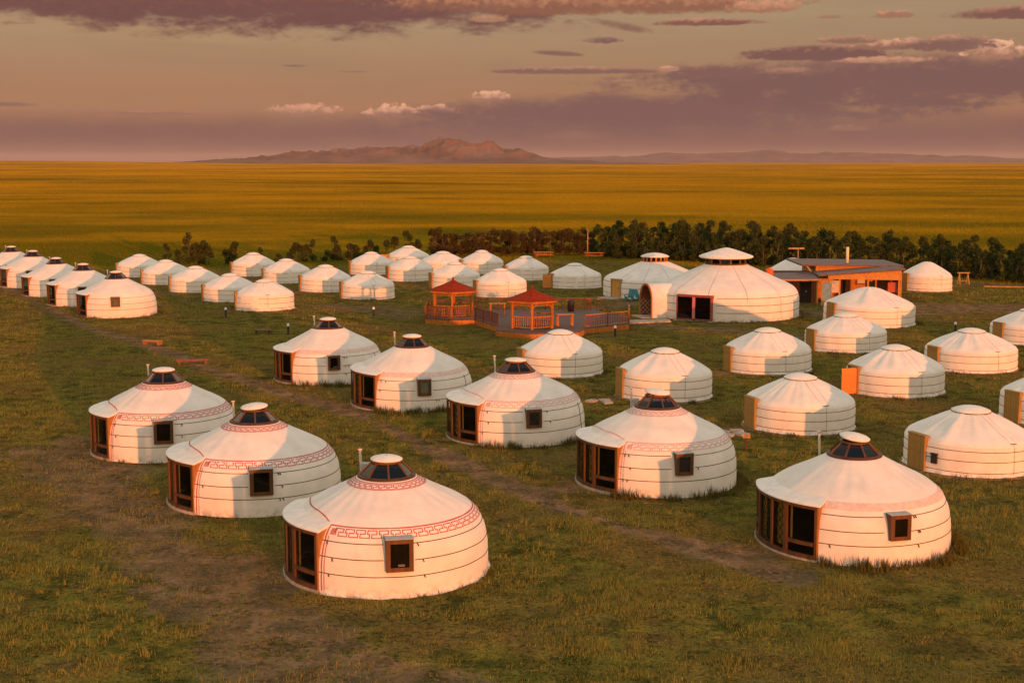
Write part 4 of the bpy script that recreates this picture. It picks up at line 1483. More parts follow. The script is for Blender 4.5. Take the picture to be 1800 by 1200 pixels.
hall_ger(18.07, 115.19)
service_ger(13.80, 131.86)
small_ger(28.9, 140.4, 2.7, 'ger with only its sunlit roof showing over the dark shed', SG, 80, near=False, cap=False, hgt=1.17, name='capless_ger')
small_ger(41.56, 136.57, 2.48, 'capless sunlit ger standing right beside the orange timber building', SG, 81, near=False, cap=False, hgt=1.14, name='capless_ger')
small_ger(28.52, 108.47, 3.6, 'wide capless ger with pointed roof in front of the orange timber building', SG, 82, cap=False, hgt=1.15, name='capless_ger')
small_ger(23.03, 93.46, 2.75, 'small ger overlapping the wide pointed capless ger', SG, 83)
small_ger(37.04, 96.74, 2.75, 'small ger at the edge of the bare brown ground', SG, 84)
small_ger(28.77, 84.77, 2.8, 'small ger with tan door just behind the ger whose orange door is open', SG, 85)
small_ger(15.85, 83.83, 2.65, 'small ger with tan door on the grass below the wide hall window', SG, 86)
small_ger(21.55, 75.88, 2.7, 'small ger with bright orange plank door swung wide open', SG, 87, door=193)
small_ger(2.95, 82.72, 2.6, 'small ger directly in front of the deck with red-roofed gazebos', SG, 88)
small_ger(8.39, 74.33, 2.65, 'small ger just behind the pale-patterned ger with the vent box', SG, 89)
small_ger(14.02, 65.64, 2.68, 'small ger beside the short wooden post and stone doorstep', SG, 90)
small_ger(27.05, 67.18, 2.6, 'small ger with tan plank door just behind the sunlit meter-box ger', SG, 91)
small_ger(19.40, 56.90, 2.68, 'fully sunlit small ger with black meter box beside its door', SG, 92, extra='box')

# ================================================================== ground and hills
build_ground()
build_hills()


# ================================================================== deck and gazebos
def build_deck():
    cx, cy = 1.0, 106.0
    t = thing('timber_deck', (cx, cy, 0), 'raised timber deck with orange skirt and baluster railings around the gazebos', 'deck')
    P = [(-6.9, 108.0), (-5.0, 106.8), (-2.9, 107.2), (-.95, 102.6), (-1.2, 100.4), (1.3, 98.2), (4.9, 99.2), (5.5, 101.6), (9.0, 104.4), (9.4, 109.1), (6.6, 114.5), (-2.9, 114.5), (-6.9, 112.0)]
    P = [(x - cx, y - cy) for x, y in P]
    n = len(P)
    MB().prism(P, .38, .46).build('deck_floor', DECKM, t)
    for i in range(n):
        (ax, ay), (bx, by) = P[i], P[(i + 1) % n]
        m = MB()
        m.bar((ax, ay, .18), (bx, by, .18), .06, .40)
        m.build('fascia_board', REDW, t)
    # railings: skip the entry from the yard side and the stair gap
    skip = {3, 4, 5, 6, 9}
    for i in range(n):
        if i in skip:
            continue
        a, b = np.array(P[i]), np.array(P[(i + 1) % n])
        L = np.linalg.norm(b - a)
        k = max(1, int(round(L / 1.9)))
        rl = MB()
        ins = 0.06
        rl.bar((*a, 1.40), (*b, 1.40), .08, .06)
        rl.bar((*a, .58), (*b, .58), .05, .05)
        r = rl.build('handrail', REDW if i in (4, 5, 6, 7, 8) else REDD, t)
        m = MB()
        q = int(L / .17)
        for j in range(1, q):
            p = a + (b - a) * j / q
            m.box((p[0], p[1], .98), (.035, .035, .78), math.atan2(b[1] - a[1], b[0] - a[0]))
        m.build('balusters', REDD, r)
        for j in range(k):
            p = a + (b - a) * j / k
            cached('rpost', lambda m: m.box((0, 0, .97), (.11, .11, 1.02)), 'rail_post', REDD, t, False, (p[0], p[1], 0))
    return t


build_deck()


def gazebo(x, y, label):
    z0 = .46
    t = thing('gazebo', (x, y, z0), label, 'gazebo', 'red-roofed gazebos on the deck')
    R = 1.72
    ang = [270 + 60 * k for k in range(6)]
    V = [(R * math.cos(R_(a)), R * math.sin(R_(a))) for a in ang]
    for v, a in zip(V, ang):
        cached('gpost', lambda m: m.box((0, 0, 1.03), (.15, .15, 2.06)), 'post', REDW, t, False, (v[0], v[1], 0), R_(a))
    for k in range(6):
        a, b = np.array(V[k]), np.array(V[(k + 1) % 6])
        m = MB()
        m.bar((*a, 1.97), (*b, 1.97), .10, .18)
        m.bar((*a, 1.77), (*b, 1.77), .05, .07)
        for s, e in ((a, b), (b, a)):
            d = (e - s) / np.linalg.norm(e - s)
            m.bar((*(s + d * .06), 1.55), (*(s + d * .34), 1.87), .06, .07)
        m.build('beam', REDW, t)
        if k == 3:
            continue
        r = MB().bar((*a, .92), (*b, .92), .09, .07).bar((*a, .14), (*b, .14), .06, .06).build('handrail', REDW, t)
        m = MB()
        for j in range(1, 9):
            p = a + (b - a) * j / 9
            m.tube([(p[0], p[1], .14), (p[0], p[1], .35), (p[0], p[1], .5), (p[0], p[1], .92)], [.022, .038, .026, .022], 6)
        m.build('balusters', REDW, r, True)
    # bench ring inside
    MB().arcbox(.95, 1.38, .40, .46, 280, 580, 20).build('bench', REDD, t)
    # hexagonal roof
    E = 2.10
    for k in range(6):
        a0, a1 = R_(ang[k]), R_(ang[k] + 60)
        m = MB()
        pts = [(E * math.cos(a0), E * math.sin(a0), 2.09), (E * math.cos(a1), E * math.sin(a1), 2.09), (.55 * math.cos(a1), .55 * math.sin(a1), 2.66), (.55 * math.cos(a0), .55 * math.sin(a0), 2.66), (.03 * math.cos(a0), .03 * math.sin(a0), 2.92), (.03 * math.cos(a1), .03 * math.sin(a1), 2.92)]
        low = [(px * .985, py * .985, pz - .05) for px, py, pz in pts]
        m.add(pts + low, [(0, 1, 2, 3), (3, 2, 5, 4), (7, 6, 9, 8), (0, 6, 7, 1)])
        m.build('roof_panel', ROOFR, t)
        MB().bar((E * math.cos(a0) * .99, E * math.sin(a0) * .99, 2.03), (E * math.cos(a1) * .99, E * math.sin(a1) * .99, 2.03), .05, .10).build('eave_board', REDW, t)
    MB().lathe([(.001, 2.86), (.10, 2.88), (.07, 2.98), (.11, 3.03), (.05, 3.10), (.001, 3.18)], 0, 360, 12).build('finial', ROOFR, t, True)
    return t


gazebo(-4.75, 109.7, 'red-roofed gazebo at the deck end away from the great hall ger')
gazebo(1.5, 102.0, 'red-roofed gazebo on the projecting orange deck corner')


def deck_table(x, y, label, rz):
    t = thing('wooden_table', (x, y, .46), label, 'table', None, rz)
    for k in range(5):
        cached('tslat', lambda m: m.box((0, 0, .86), (1.35, .125, .05)), 'top_slat', REDW, t, False, (0, (k - 2) * .135, 0))
    for sx in (-1, 1):
        for sy in (-1, 1):
            cached('tleg', lambda m: m.box((0, 0, .42), (.10, .10, .84)), 'leg', REDW, t, False, (sx * .56, sy * .26, 0))
        cached('tapron', lambda m: m.box((0, 0, .77), (.06, .44, .10)), 'apron', REDW, t, False, (sx * .56, 0, 0))


deck_table(-1.2, 110.9, 'tall orange wooden table on the deck between the two gazebos', .1)
deck_table(4.0, 103.0, 'orange wooden table on the deck beside the projecting gazebo', .15)

b = thing('waste_bin', (4.9, 112.9, .46), 'small black waste bin standing on the deck by the back railing', 'bin')
MB().lathe([(.001, 0), (.24, 0), (.30, .75), (.30, .80)], 0, 360, 16).build('drum', DARKM, b, True)
MB().lathe([(.32, .80), (.32, .86), (.12, .98), (.001, .99)], 0, 360, 16).build('lid', DARKM, b, True)

# ramp with pale handrails behind the deck
t = thing('ramp', (8.0, 116.5, 0), 'narrow ramp with two pale handrails leading up to the deck', 'ramp')
MB().hexa([(-.7, 2.6, .0), (.1, 2.6, .0), (.1 - 1.0, -2.4, .36), (-.7 - 1.0, -2.4, .36), (-.7, 2.6, .06), (.1, 2.6, .06), (.1 - 1.0, -2.4, .45), (-.7 - 1.0, -2.4, .45)][:8]).build('ramp_boards', DECKM, t)
for s in (0, 1):
    MB().bar((-.7 + s * .8, 2.6, .95), (-1.7 + s * .8, -2.4, 1.36), .06).build('handrail', WOODY, t)
    for u in (0, .5, 1):
        MB().bar((-.7 + s * .8 - u, 2.6 - 5 * u, .0), (-.7 + s * .8 - u, 2.6 - 5 * u, .95 + .41 * u), .06).build('rail_post', WOODD, t)

t = thing('paved_walk', (10.5, 108.6, 0), 'low pale paved walk between deck and arched porch', 'walkway')
for i in range(6):
    for j in range(2):
        cached('slab', lambda m: m.box((0, 0, .05), (.56, .82, .14)), 'slab', CONC, t, False, (-1.0 + i * .58 + .02 * j, -.2 + j * .85 + i * .18, 0), .3)


# ================================================================== timber building
def timber_building():
    t = thing('timber_building', (33.5, 131, 0), 'orange timber building with flat purple roof, porch canopy and tall cream chimney', 'building')
    # main block, local coordinates
    x0, x1, yf, yb, h = -4.9, 2.9, -3.0, 3.2, 3.15
    MB().prism([(x0, yf), (x1, yf), (x1, yb), (x0, yb)], 0, h).build('wall', OCHRE, t)
    MB().box((x0 - .05, 0, h / 2 - .02), (.08, yb - yf - .1, h - .06)).build('side_cladding', TAN, t)
    m = MB()
    m.hexa([(x0 - 1.6, yf - .5, h), (x1 + .25, yf - .5, h - .12), (x1 + .25, yb + .4, h - .07), (x0 - 1.6, yb + .4, h + .05),
            (x0 - 1.6, yf - .5, h + .14), (x1 + .25, yf - .5, h + .02), (x1 + .25, yb + .4, h + .07), (x0 - 1.6, yb + .4, h + .19)])
    m.build('roof', ROOFP, t)
    # projecting porch: sloped canopy on posts
    py = -6.2
    m = MB()
    m.hexa([(-5.5, py - .4, 2.42), (2.45, py - .4, 2.98), (2.45, yf - .55, 3.02), (-5.5, yf - .55, 2.48),
            (-5.5, py - .4, 2.56), (2.45, py - .4, 3.12), (2.45, yf - .55, 3.16), (-5.5, yf - .55, 2.62)])
    m.build('canopy', ROOFP, t)
    m = MB()
    m.hexa([(-4.6, py - .3, 2.15), (2.1, py - .3, 2.05), (2.1, py - .2, 2.05), (-4.6, py - .2, 2.15),
            (-4.6, py - .3, 2.47), (2.1, py - .3, 2.93), (2.1, py - .2, 2.93), (-4.6, py - .2, 2.47)])
    m.build('canopy_fascia', OCHRE, t)
    for k in range(9):
        MB().box((-4.2 + k * .78, py - .315, 2.30 + k * .012), (.03, .03, .26)).build('fascia_batten', TAN, t)
    for x in (-4.4, -3.5, 1.95, -.9):
        MB().box((x, py - .1, 1.12), (.16, .16, 2.24)).build('porch_post', OCHRE, t)
    MB().box((2.2, (py + yf) / 2, 1.3), (.12, 3.0, 2.6)).build('wing_wall', OCHRE, t)
    MB().prism([(-4.8, py - .3), (2.1, py - .3), (2.1, yf - .01), (-4.8, yf - .01)], 0, .12).build('porch_floor', CONC, t)
    for i in range(24):
        cached('bbatten', lambda m: m.box((0, 0, 1.58), (.035, .03, 2.9)), 'wall_batten', TAN, t, False, (x0 + .3 + i * .32, yf - .018, 0))
    d = MB().box((-2.4, yf - .05, 1.15), (1.3, .08, 2.1)).build('door', BLACKB, t)
    for s in (-1, 1):
        MB().box((-2.4 + s * .72, yf - .07, 1.15), (.12, .1, 2.2)).build('jamb', REDD, d)
    w = MB().box((-.7, yf - .06, 1.75), (.95, .08, .8)).build('window', REDD, t)
    MB().box((-.7, yf - .11, 1.75), (.7, .02, .56)).build('pane', CURTW, w)
    w = MB().box((1.2, py - .22, 1.95), (.2, .05, .2)).build('wall_lamp', DARKM, t)
    bx = MB().box((1.45, yf - 2.9, 1.35), (.85, .2, .9)).build('notice_board', mat('notice_red', (.42, .09, .05), .6, .2, 6), t)
    MB().tube([(-1.6, -1.2, h - .1), (-1.6, -1.2, h + 1.6)], .14, 12).build('chimney', CREAM, t, True)
    MB().box((-3.95, -6.36, 1.45), (.75, .06, 1.1)).build('poster', mat('poster', (.60, .33, .22), .7, .35, 2.5, col2=(.22, .36, .36)), t)
    # brace under the overhang
    for s in (0, 1):
        MB().bar((x0 - .03, -3.2 + s * .5, 2.0), (x0 - 1.1, -3.2 + s * .5, 3.3), .10).build('brace', WOODY, t)
    return t


timber_building()


def shed():
    t = thing('dark_shed', (26.0, 124.5, 0), 'low dark board shed with purple sheet roof beside the largest ger', 'shed')
    MB().box((-.3, 1.5, 1.02), (4.2, 3.0, 2.04)).build('wall', BLACKB, t)
    for i in range(13):
        cached('sboard', lambda m: m.box((0, 0, 1.05), (.29, .05, 2.1)), 'board', BLACKB, t, False, (-2.1 + i * .32, -.03 - .015 * (i % 2), 0))
    m = MB()
    m.hexa([(-3.0, -1.2, 2.12), (1.9, -1.2, 2.18), (1.9, 3.4, 2.5), (-3.0, 3.4, 2.44), (-3.0, -1.2, 2.20), (1.9, -1.2, 2.26), (1.9, 3.4, 2.58), (-3.0, 3.4, 2.52)])
    m.build('roof', ROOFP, t)
    MB().box((-.55, -1.24, 2.17), (4.9, .07, .14)).build('fascia', OCHRE, t)
    MB().box((-.6, 3.3, 2.60), (4.8, .1, .14)).build('parapet', BLACKB, t)
    for x in (-2.6, 1.7):
        MB().box((x, -1.0, 1.05), (.14, .14, 2.1)).build('post', OCHRE, t)
    MB().box((.9, -.09, 1.05), (.06, .05, .12)).build('handle', WHITE, t)
    return t


shed()
t = thing('cloth_screen', (28.1, 121.5, 0), 'pale blue cloth screen hung on a wooden frame beside the shed', 'screen')
MB().box((0, 0, 1.3), (.72, .03, 1.5)).build('cloth', BLUEC, t)
for s in (-1, 1):
    MB().box((s * .42, 0, 1.15), (.09, .09, 2.3)).build('post', WOODY, t)
MB().box((0, 0, 2.2), (.95, .07, .08)).build('crossbar', WOODY, t)
MB().box((0, -.03, .32), (.78, .04, .5)).build('lower_panel', WOODY, t)

t = thing('water_barrel', (23.6, 124.9, 2.36), 'round orange barrel standing on the shed roof edge', 'barrel')
MB().lathe([(.001, 0), (.32, 0), (.36, .2), (.36, .55), (.30, .72), (.001, .74)], 0, 360, 18).build('drum', ORANGE, t, True)
MB().lathe([(.12, .74), (.12, .8), (.001, .8)], 0, 360, 12).build('cap', ORANGE, t)

t = thing('antenna_mast', (30.6, 146.0, 0), 'thin mast with a flat crossbar antenna rising behind the sunlit ger roof', 'antenna')
MB().tube([(0, 0, 0), (0, 0, 3.6)], .05, 6).build('mast', WOODY, t, True)
MB().box((-.2, 0, 3.6), (1.7, .10, .18)).build('crossbar', WOODY, t)
for k in range(5):
    MB().box((-.9 + k * .36, 0, 3.6), (.04, .6, .04)).build('element', METALP, t)


# ================================================================== small outdoor things
def bollard(x, y, label):
    t = thing('bollard_light', (x, y, 0), label, 'bollard', 'bollard lights on the grass')
    cached('bpost', lambda m: m.lathe([(.11, 0), (.09, .04), (.085, .62), (.085, .64)], 0, 360, 12), 'post', DARKM, t, True)
    cached('bhead', lambda m: m.lathe([(.10, .64), (.10, .76), (.06, .84), (.001, .86)], 0, 360, 12), 'lamp_head', WHITE, t, True)


bollard(-23.7, 112.4, 'black bollard light with white head beside the row-end small ger')
bollard(-11.5, 112.8, 'black bollard light on the lawn beside the gazebo deck')
bollard(-16.7, 101.1, 'dark bollard light behind the faded-band lantern ger')
bollard(7.6, 99.8, 'bollard light on the grass in front of the deck railing')
bollard(33.4, 102.1, 'bollard light at the bare ground beside the wide pointed ger')


def low_bench(x, y, rz, label, m_=None, L=1.5):
    t = thing('plank_bench', (x, y, 0), label, 'bench', 'low plank benches', rz)
    mm = m_ or REDW
    for k in range(3):
        MB().box((0, (k - 1) * .16, .25), (L, .145, .06)).build('seat_slat', mm, t)
    for s in (-1, 1):
        MB().box((s * (L / 2 - .18), 0, .11), (.14, .42, .22)).build('leg', mm, t)


low_bench(-25.4, 95.6, -.35, 'bright orange low plank bench on the dirt track')
low_bench(-20.4, 86.2, .25, 'brown low plank bench at the bend of the dirt track behind the red-patterned ger', REDD, 2.0)
low_bench(-18.7, 101.8, .05, 'dark low plank bench out on the shaded lawn', WOODD, 1.3)


def picnic(x, y, label, rz):
    t = thing('picnic_table', (x, y, 0), label, 'picnic table', 'orange picnic tables by the hedge', rz)
    for k in range(4):
        MB().box((0, (k - 1.5) * .22, .78), (2.6, .20, .06)).build('top_board', REDW, t)
    for s in (-1, 1):
        MB().box((0, s * .85, .46), (2.4, .28, .06)).build('seat_board', REDW, t)
        MB().bar((s * .9, -.75, 0), (s * .9, .3, .75), .11).build('leg', REDW, t)
        MB().bar((s * .9, .75, 0), (s * .9, -.3, .75), .11).build('leg', REDW, t)
        MB().bar((s * .84, -.9, .42), (s * .84, .9, .42), .08).build('seat_beam', REDW, t)


picnic(4.2, 183.0, 'orange picnic table farther from the tall lamp pole, by the hedge', .1)
picnic(10.9, 181.5, 'orange picnic table right beside the tall lamp pole', -.05)
t = thing('lamp_pole', (10.2, 184.5, 0), 'tall pale wooden lamp pole beside the picnic table', 'pole')
MB().tube([(0, 0, 0), (.03, 0, 3.8)], [.09, .06], 8).build('shaft', WOODY, t, True)
MB().tube([(.03, 0, 3.7), (-.35, 0, 3.85)], .04, 6).build('arm', WOODY, t)
MB().lathe([(.001, -.12), (.16, -.1), (.12, .06), (.001, .08)], 0, 360, 10).build('lamp_head', DARKM, t, True, (-.38, 0, 3.82))


def garden_chair(x, y, rz, label):
    t = thing('garden_chair', (x, y, 0), label, 'chair', 'teal garden chairs', rz)
    for k in range(5):
        MB().hexa([(-.3 + k * .12, .28, .32), (-.2 + k * .12, .28, .32), (-.2 + k * .12, .32, .34), (-.3 + k * .12, .32, .34), (-.3 + k * .12, .55, 1.05), (-.2 + k * .12, .55, 1.05), (-.2 + k * .12, .59, 1.05), (-.3 + k * .12, .59, 1.05)]).build('back_slat', TEAL, t)
    for k in range(4):
        MB().box((0, -.28 + k * .15, .40 - k * .03), (.60, .13, .03)).build('seat_slat', TEAL, t)
    for s in (-1, 1):
        MB().box((s * .36, -.02, .60), (.14, .75, .04)).build('armrest', TEAL, t)
        MB().box((s * .34, -.32, .29), (.07, .08, .58)).build('leg', TEAL, t)
        MB().bar((s * .33, -.3, .38), (s * .33, .55, .05), .05, .10).build('leg', TEAL, t)


garden_chair(10.9, 125.9, -.5, 'teal garden chair facing out beside the yellow door')
garden_chair(11.9, 125.9, .9, 'teal garden chair turned sideways, farther from the yellow door')

t = thing('sign_post', (10.45, 59.8, 0), 'short wooden post with a crosspiece near the stony doorstep', 'post')
MB().box((0, 0, .38), (.11, .11, .76)).build('shaft', WOODD, t)
MB().box((.0, -.07, .68), (.34, .04, .16)).build('board', WOODY, t)
t = thing('doorstep', (10.75, 64.2, 0), 'flat stone slabs laid at the door of the small ger beside the sign post', 'doorstep')
for i, (a, b2) in enumerate(((0, 0), (-.75, -.3), (-1.3, .25), (.1, -.75), (-.6, -1.0))):
    MB().box((a, b2, .04), (.62, .5, .12), i * .7).build('slab', CONC, t)
t = thing('doorstep', (5.0, 72.6, 0), 'flat stone slabs laid at the door behind the vent-box ger', 'doorstep')
for i, (a, b2) in enumerate(((0, 0), (-.7, -.2), (.1, -.65))):
    MB().box((a, b2, .04), (.6, .48, .12), i * .9).build('slab', CONC, t)

t = thing('swing_frame', (47.4, 143.0, 0), 'small pale wooden swing frame standing by the dark hedge', 'swing')
t.scale = (.78,) * 3
for s in (-1, 1):
    for q in (-1, 1):
        MB().bar((s * .62, q * .6, 0), (s * .55, 0, 1.55), .12).build('leg', WOODY, t)
    MB().bar((s * .6, -.35, .5), (s * .6, .35, .5), .09).build('brace', WOODY, t)
MB().bar((-.85, 0, 1.58), (.85, 0, 1.58), .14).build('top_beam', WOODY, t)
MB().box((0, 0, .48), (.8, .3, .06)).build('seat', WOODY, t)
t = thing('timber_beam', (50.6, 140.2, 0), 'long weathered timber beam lying on the grass by the swing frame', 'beam')
MB().box((0, 0, .10), (4.0, .26, .20), -.22).build('beam_log', WOODD, t)
MB().box((.1, -.3, .05), (4.2, .2, .12), -.2).build('offcut', WOODY, t)


# ================================================================== trees
def leaf_quads(rnd, centers, n, size):
    vs, fs = [], []
    for i in range(n):
        cx, cy, cz, r = rnd.choice(centers)
        while True:
            a, b, c = rnd.uniform(-1, 1), rnd.uniform(-1, 1), rnd.uniform(-1, 1)
            q = a * a + b * b + c * c
            if q < 1:
                break
        f = (.55 + .45 * math.sqrt(q)) / (math.sqrt(q) + 1e-6) * math.sqrt(q)
        px, py, pz = cx + a * r, cy + b * r, cz + c * r * .9
        s = size * rnd.uniform(.6, 1.5)
        u = np.array([rnd.gauss(0, 1) for _ in range(3)])
        u /= np.linalg.norm(u)
        w = np.cross(u, np.array([rnd.gauss(0, 1) for _ in range(3)]))
        w /= (np.linalg.norm(w) + 1e-6)
        p = np.array((px, py, pz))
        o = len(vs)
        vs += [tuple(p - u * s), tuple(p + w * s * .55), tuple(p + u * s), tuple(p - w * s * .55)]
        fs.append((o, o + 1, o + 2, o + 3))
    return vs, fs


def tree_meshes(kind, seed):
    rnd = random.Random(seed)
    tr = MB()
    if kind == 'tree':
        H = 4.6
        wob = [(rnd.uniform(-.12, .12), rnd.uniform(-.12, .12)) for _ in range(5)]
        tr.tube([(wob[i][0] * i / 3, wob[i][1] * i / 3, H * .17 * i) for i in range(5)], [.10, .085, .07, .05, .03], 7)
        centers = []
        for k in range(rnd.randint(13, 16)):
            h = rnd.uniform(.05, .93) if k > 4 else .05 + .05 * k
            rr = (1.0 * math.sin(math.pi * min(1, (h + .12) / 1.12)) + .12) * rnd.uniform(.35, 1.0)
            a = rnd.uniform(0, 6.28)
            c = (rr * math.cos(a), rr * math.sin(a), h * H)
            centers.append((*c, rnd.uniform(.38, .72)))
            tr.tube([(0, 0, max(.3, c[2] - .7)), (c[0] * .9, c[1] * .9, c[2])], [.035, .012], 4)
        centers.append((wob[4][0], wob[4][1], H * .93, .42))
        vs, fs = leaf_quads(rnd, centers, 1900, .110)
        m = LEAF
    elif kind == 'brown':
        H = 3.2
        centers = []
        for k in range(rnd.randint(4, 6)):
            a = rnd.uniform(0, 6.28)
            q = rnd.uniform(.1, .6)
            tr.tube([(0, 0, 0), (q * .5 * math.cos(a), q * .5 * math.sin(a), 1.2), (q * math.cos(a), q * math.sin(a), H * rnd.uniform(.7, .95))], [.045, .03, .01], 5)
        for k in range(11):
            a = rnd.uniform(0, 6.28)
            h = rnd.uniform(.15, .92)
            rr = rnd.uniform(.1, .75)
            centers.append((rr * math.cos(a), rr * math.sin(a), h * H, rnd.uniform(.3, .5)))
        vs, fs = leaf_quads(rnd, centers, 1300, .085)
        m = leaf_mat('brown_leaves', (.042, .034, .012), (.135, .090, .032)) if 'brown_leaves' not in MATS else MATS['brown_leaves']
    else:
        H = rnd.uniform(1.6, 3.2)
        centers = []
        for k in range(3):
            a = rnd.uniform(0, 6.28)
            tr.tube([(0, 0, 0), (.3 * math.cos(a), .3 * math.sin(a), H * .85)], [.04, .012], 5)
        for k in range(7):
            a = rnd.uniform(0, 6.28)
            h = rnd.uniform(.12, .9)
            rr = rnd.uniform(0, .85) * (1.1 - h)
            centers.append((rr * math.cos(a), rr * math.sin(a), h * H, rnd.uniform(.28, .55) * (1.25 - .6 * h)))
        vs, fs = leaf_quads(rnd, centers, 800, .095)
        m = LEAFB
    cr = MB()
    cr.add(vs, fs)
    return tr.mesh('trunk', BARK, True), cr.mesh('crown', m)


def plant_tree(name, pair, x, y, s, rz, label, group, sz=1.0):
    t = thing(name, (x, y, 0), label, 'tree' if name != 'bush' else 'bush', group, rz)
    t.scale = (s, s, s * sz)
    put('trunk', pair[0], t)
    put('crown', pair[1], t)
    return t


TREES = [tree_meshes('tree', 100 + i) for i in range(9)]
BROWNS = [tree_meshes('brown', 200 + i) for i in range(6)]
BUSHES = [tree_meshes('bush', 300 + i) for i in range(7)]
rt = random.Random(5)


def along(pl, step):
    out, acc = [], 0.0
    for (a, b) in zip(pl[:-1], pl[1:]):
        L = math.hypot(b[0] - a[0], b[1] - a[1])
        d = acc
        while d < L:
            u = d / L
            out.append((a[0] + (b[0] - a[0]) * u, a[1] + (b[1] - a[1]) * u))
            d += step
        acc = d - L
    return out


HEDGE = [(11.5, 187.0), (13.5, 183.0), (21.8, 177.5), (27.8, 170.0), (36.6, 162.5), (47.1, 155.0), (55.5, 143.5), (62, 134)]
for row, (dx, dy) in enumerate(((0, 0), (.9, 2.0), (1.8, 4.1))):
    for (x, y) in along(HEDGE, 1.4):
        s = rt.uniform(.68, 1.16) * float(np.interp(x, [11, 22, 32, 48, 62], [.86, 1.02, .92, .84, .78]))
        plant_tree('hedge_tree', rt.choice(TREES), x + dx + rt.uniform(-.5, .5), y + dy + rt.uniform(-.5, .5), s, rt.uniform(0, 6.28),
                   'dark leafy tree in the tall dense hedge behind the orange building', 'trees of the tall dense hedge', rt.uniform(.9, 1.12))
for row, (dx, dy) in enumerate(((0, 0), (.4, 1.7))):
    for (x, y) in along([(-10.6, 184.5), (0, 186.5), (11, 188.5)], 1.15):
        plant_tree('hedge_shrub', rt.choice(BROWNS), x + dx + rt.uniform(-.4, .4), y + dy + rt.uniform(-.4, .4), rt.uniform(.88, 1.22), rt.uniform(0, 6.28),
                   'slender brownish shrub in the thin hedge behind the picnic tables', 'shrubs of the thin brown hedge')
for (x, y, s) in [(-41.5, 169.5, .9), (-39.5, 171, 1.25), (-37.8, 170, 1.0), (-36.0, 171.5, .75), (-34.6, 170, 1.0), (-29.5, 173, .7), (-27.6, 175, 1.15),
                  (-25.6, 176, .75), (-24.0, 176.5, .85), (-22.6, 177.5, .8), (-21.0, 178, 1.1), (-19.3, 179, .7), (-17.8, 180, .8), (-15.6, 181.5, 1.1),
                  (-14.0, 182, 1.2), (-12.6, 182.5, .9), (-31.8, 172.5, .55), (-42.8, 169, .8), (-40.4, 170.2, 1.0), (-38.6, 171.2, 1.1), (-35.3, 171.2, .9), (-33.2, 171, .7), (-28.5, 174.6, .8), (-26.6, 175.2, .9), (-23.2, 177.4, .9), (-20.2, 178.4, .9), (-18.6, 179.6, .8), (-16.6, 181, .9)]:
    plant_tree('bush', rt.choice(BUSHES), x, y, s * 1.2, rt.uniform(0, 6.28), 'lone dark bush in the sparse line behind the small gers', 'sparse bushes behind the small gers', rt.uniform(.9, 1.3))


# ================================================================== grass and weeds
def tri_mesh(name, tris, material):
    """tris: (n,3,3) array of separate triangles"""
    n = len(tris)
    me = bpy.data.meshes.new(name)
    me.vertices.add(n * 3)
    me.vertices.foreach_set('co', tris.astype(np.float32).ravel())
    me.loops.add(n * 3)
    me.loops.foreach_set('vertex_index', np.arange(n * 3))
    me.polygons.add(n)
    me.polygons.foreach_set('loop_start', np.arange(n) * 3)
    me.polygons.foreach_set('loop_total', np.full(n, 3))
    me.update()
    me.materials.append(material)
    o = bpy.data.objects.new(name, me)
    col.objects.link(o)
    return o


def blades(rs, x, y, h, w, lean=.35):
    n = len(x)
    a = rs.uniform(0, 2 * np.pi, n)
    b = rs.uniform(0, 2 * np.pi, n)
    l = h * rs.uniform(0, lean, n)
    P = np.zeros((n, 3, 3))
    P[:, 0, 0] = x - np.cos(a) * w / 2
    P[:, 0, 1] = y - np.sin(a) * w / 2
    P[:, 1, 0] = x + np.cos(a) * w / 2
    P[:, 1, 1] = y + np.sin(a) * w / 2
    P[:, 0:2, 2] = -.01
    P[:, 2, 0] = x + np.cos(b) * l
    P[:, 2, 1] = y + np.sin(b) * l
    P[:, 2, 2] = h
    return P


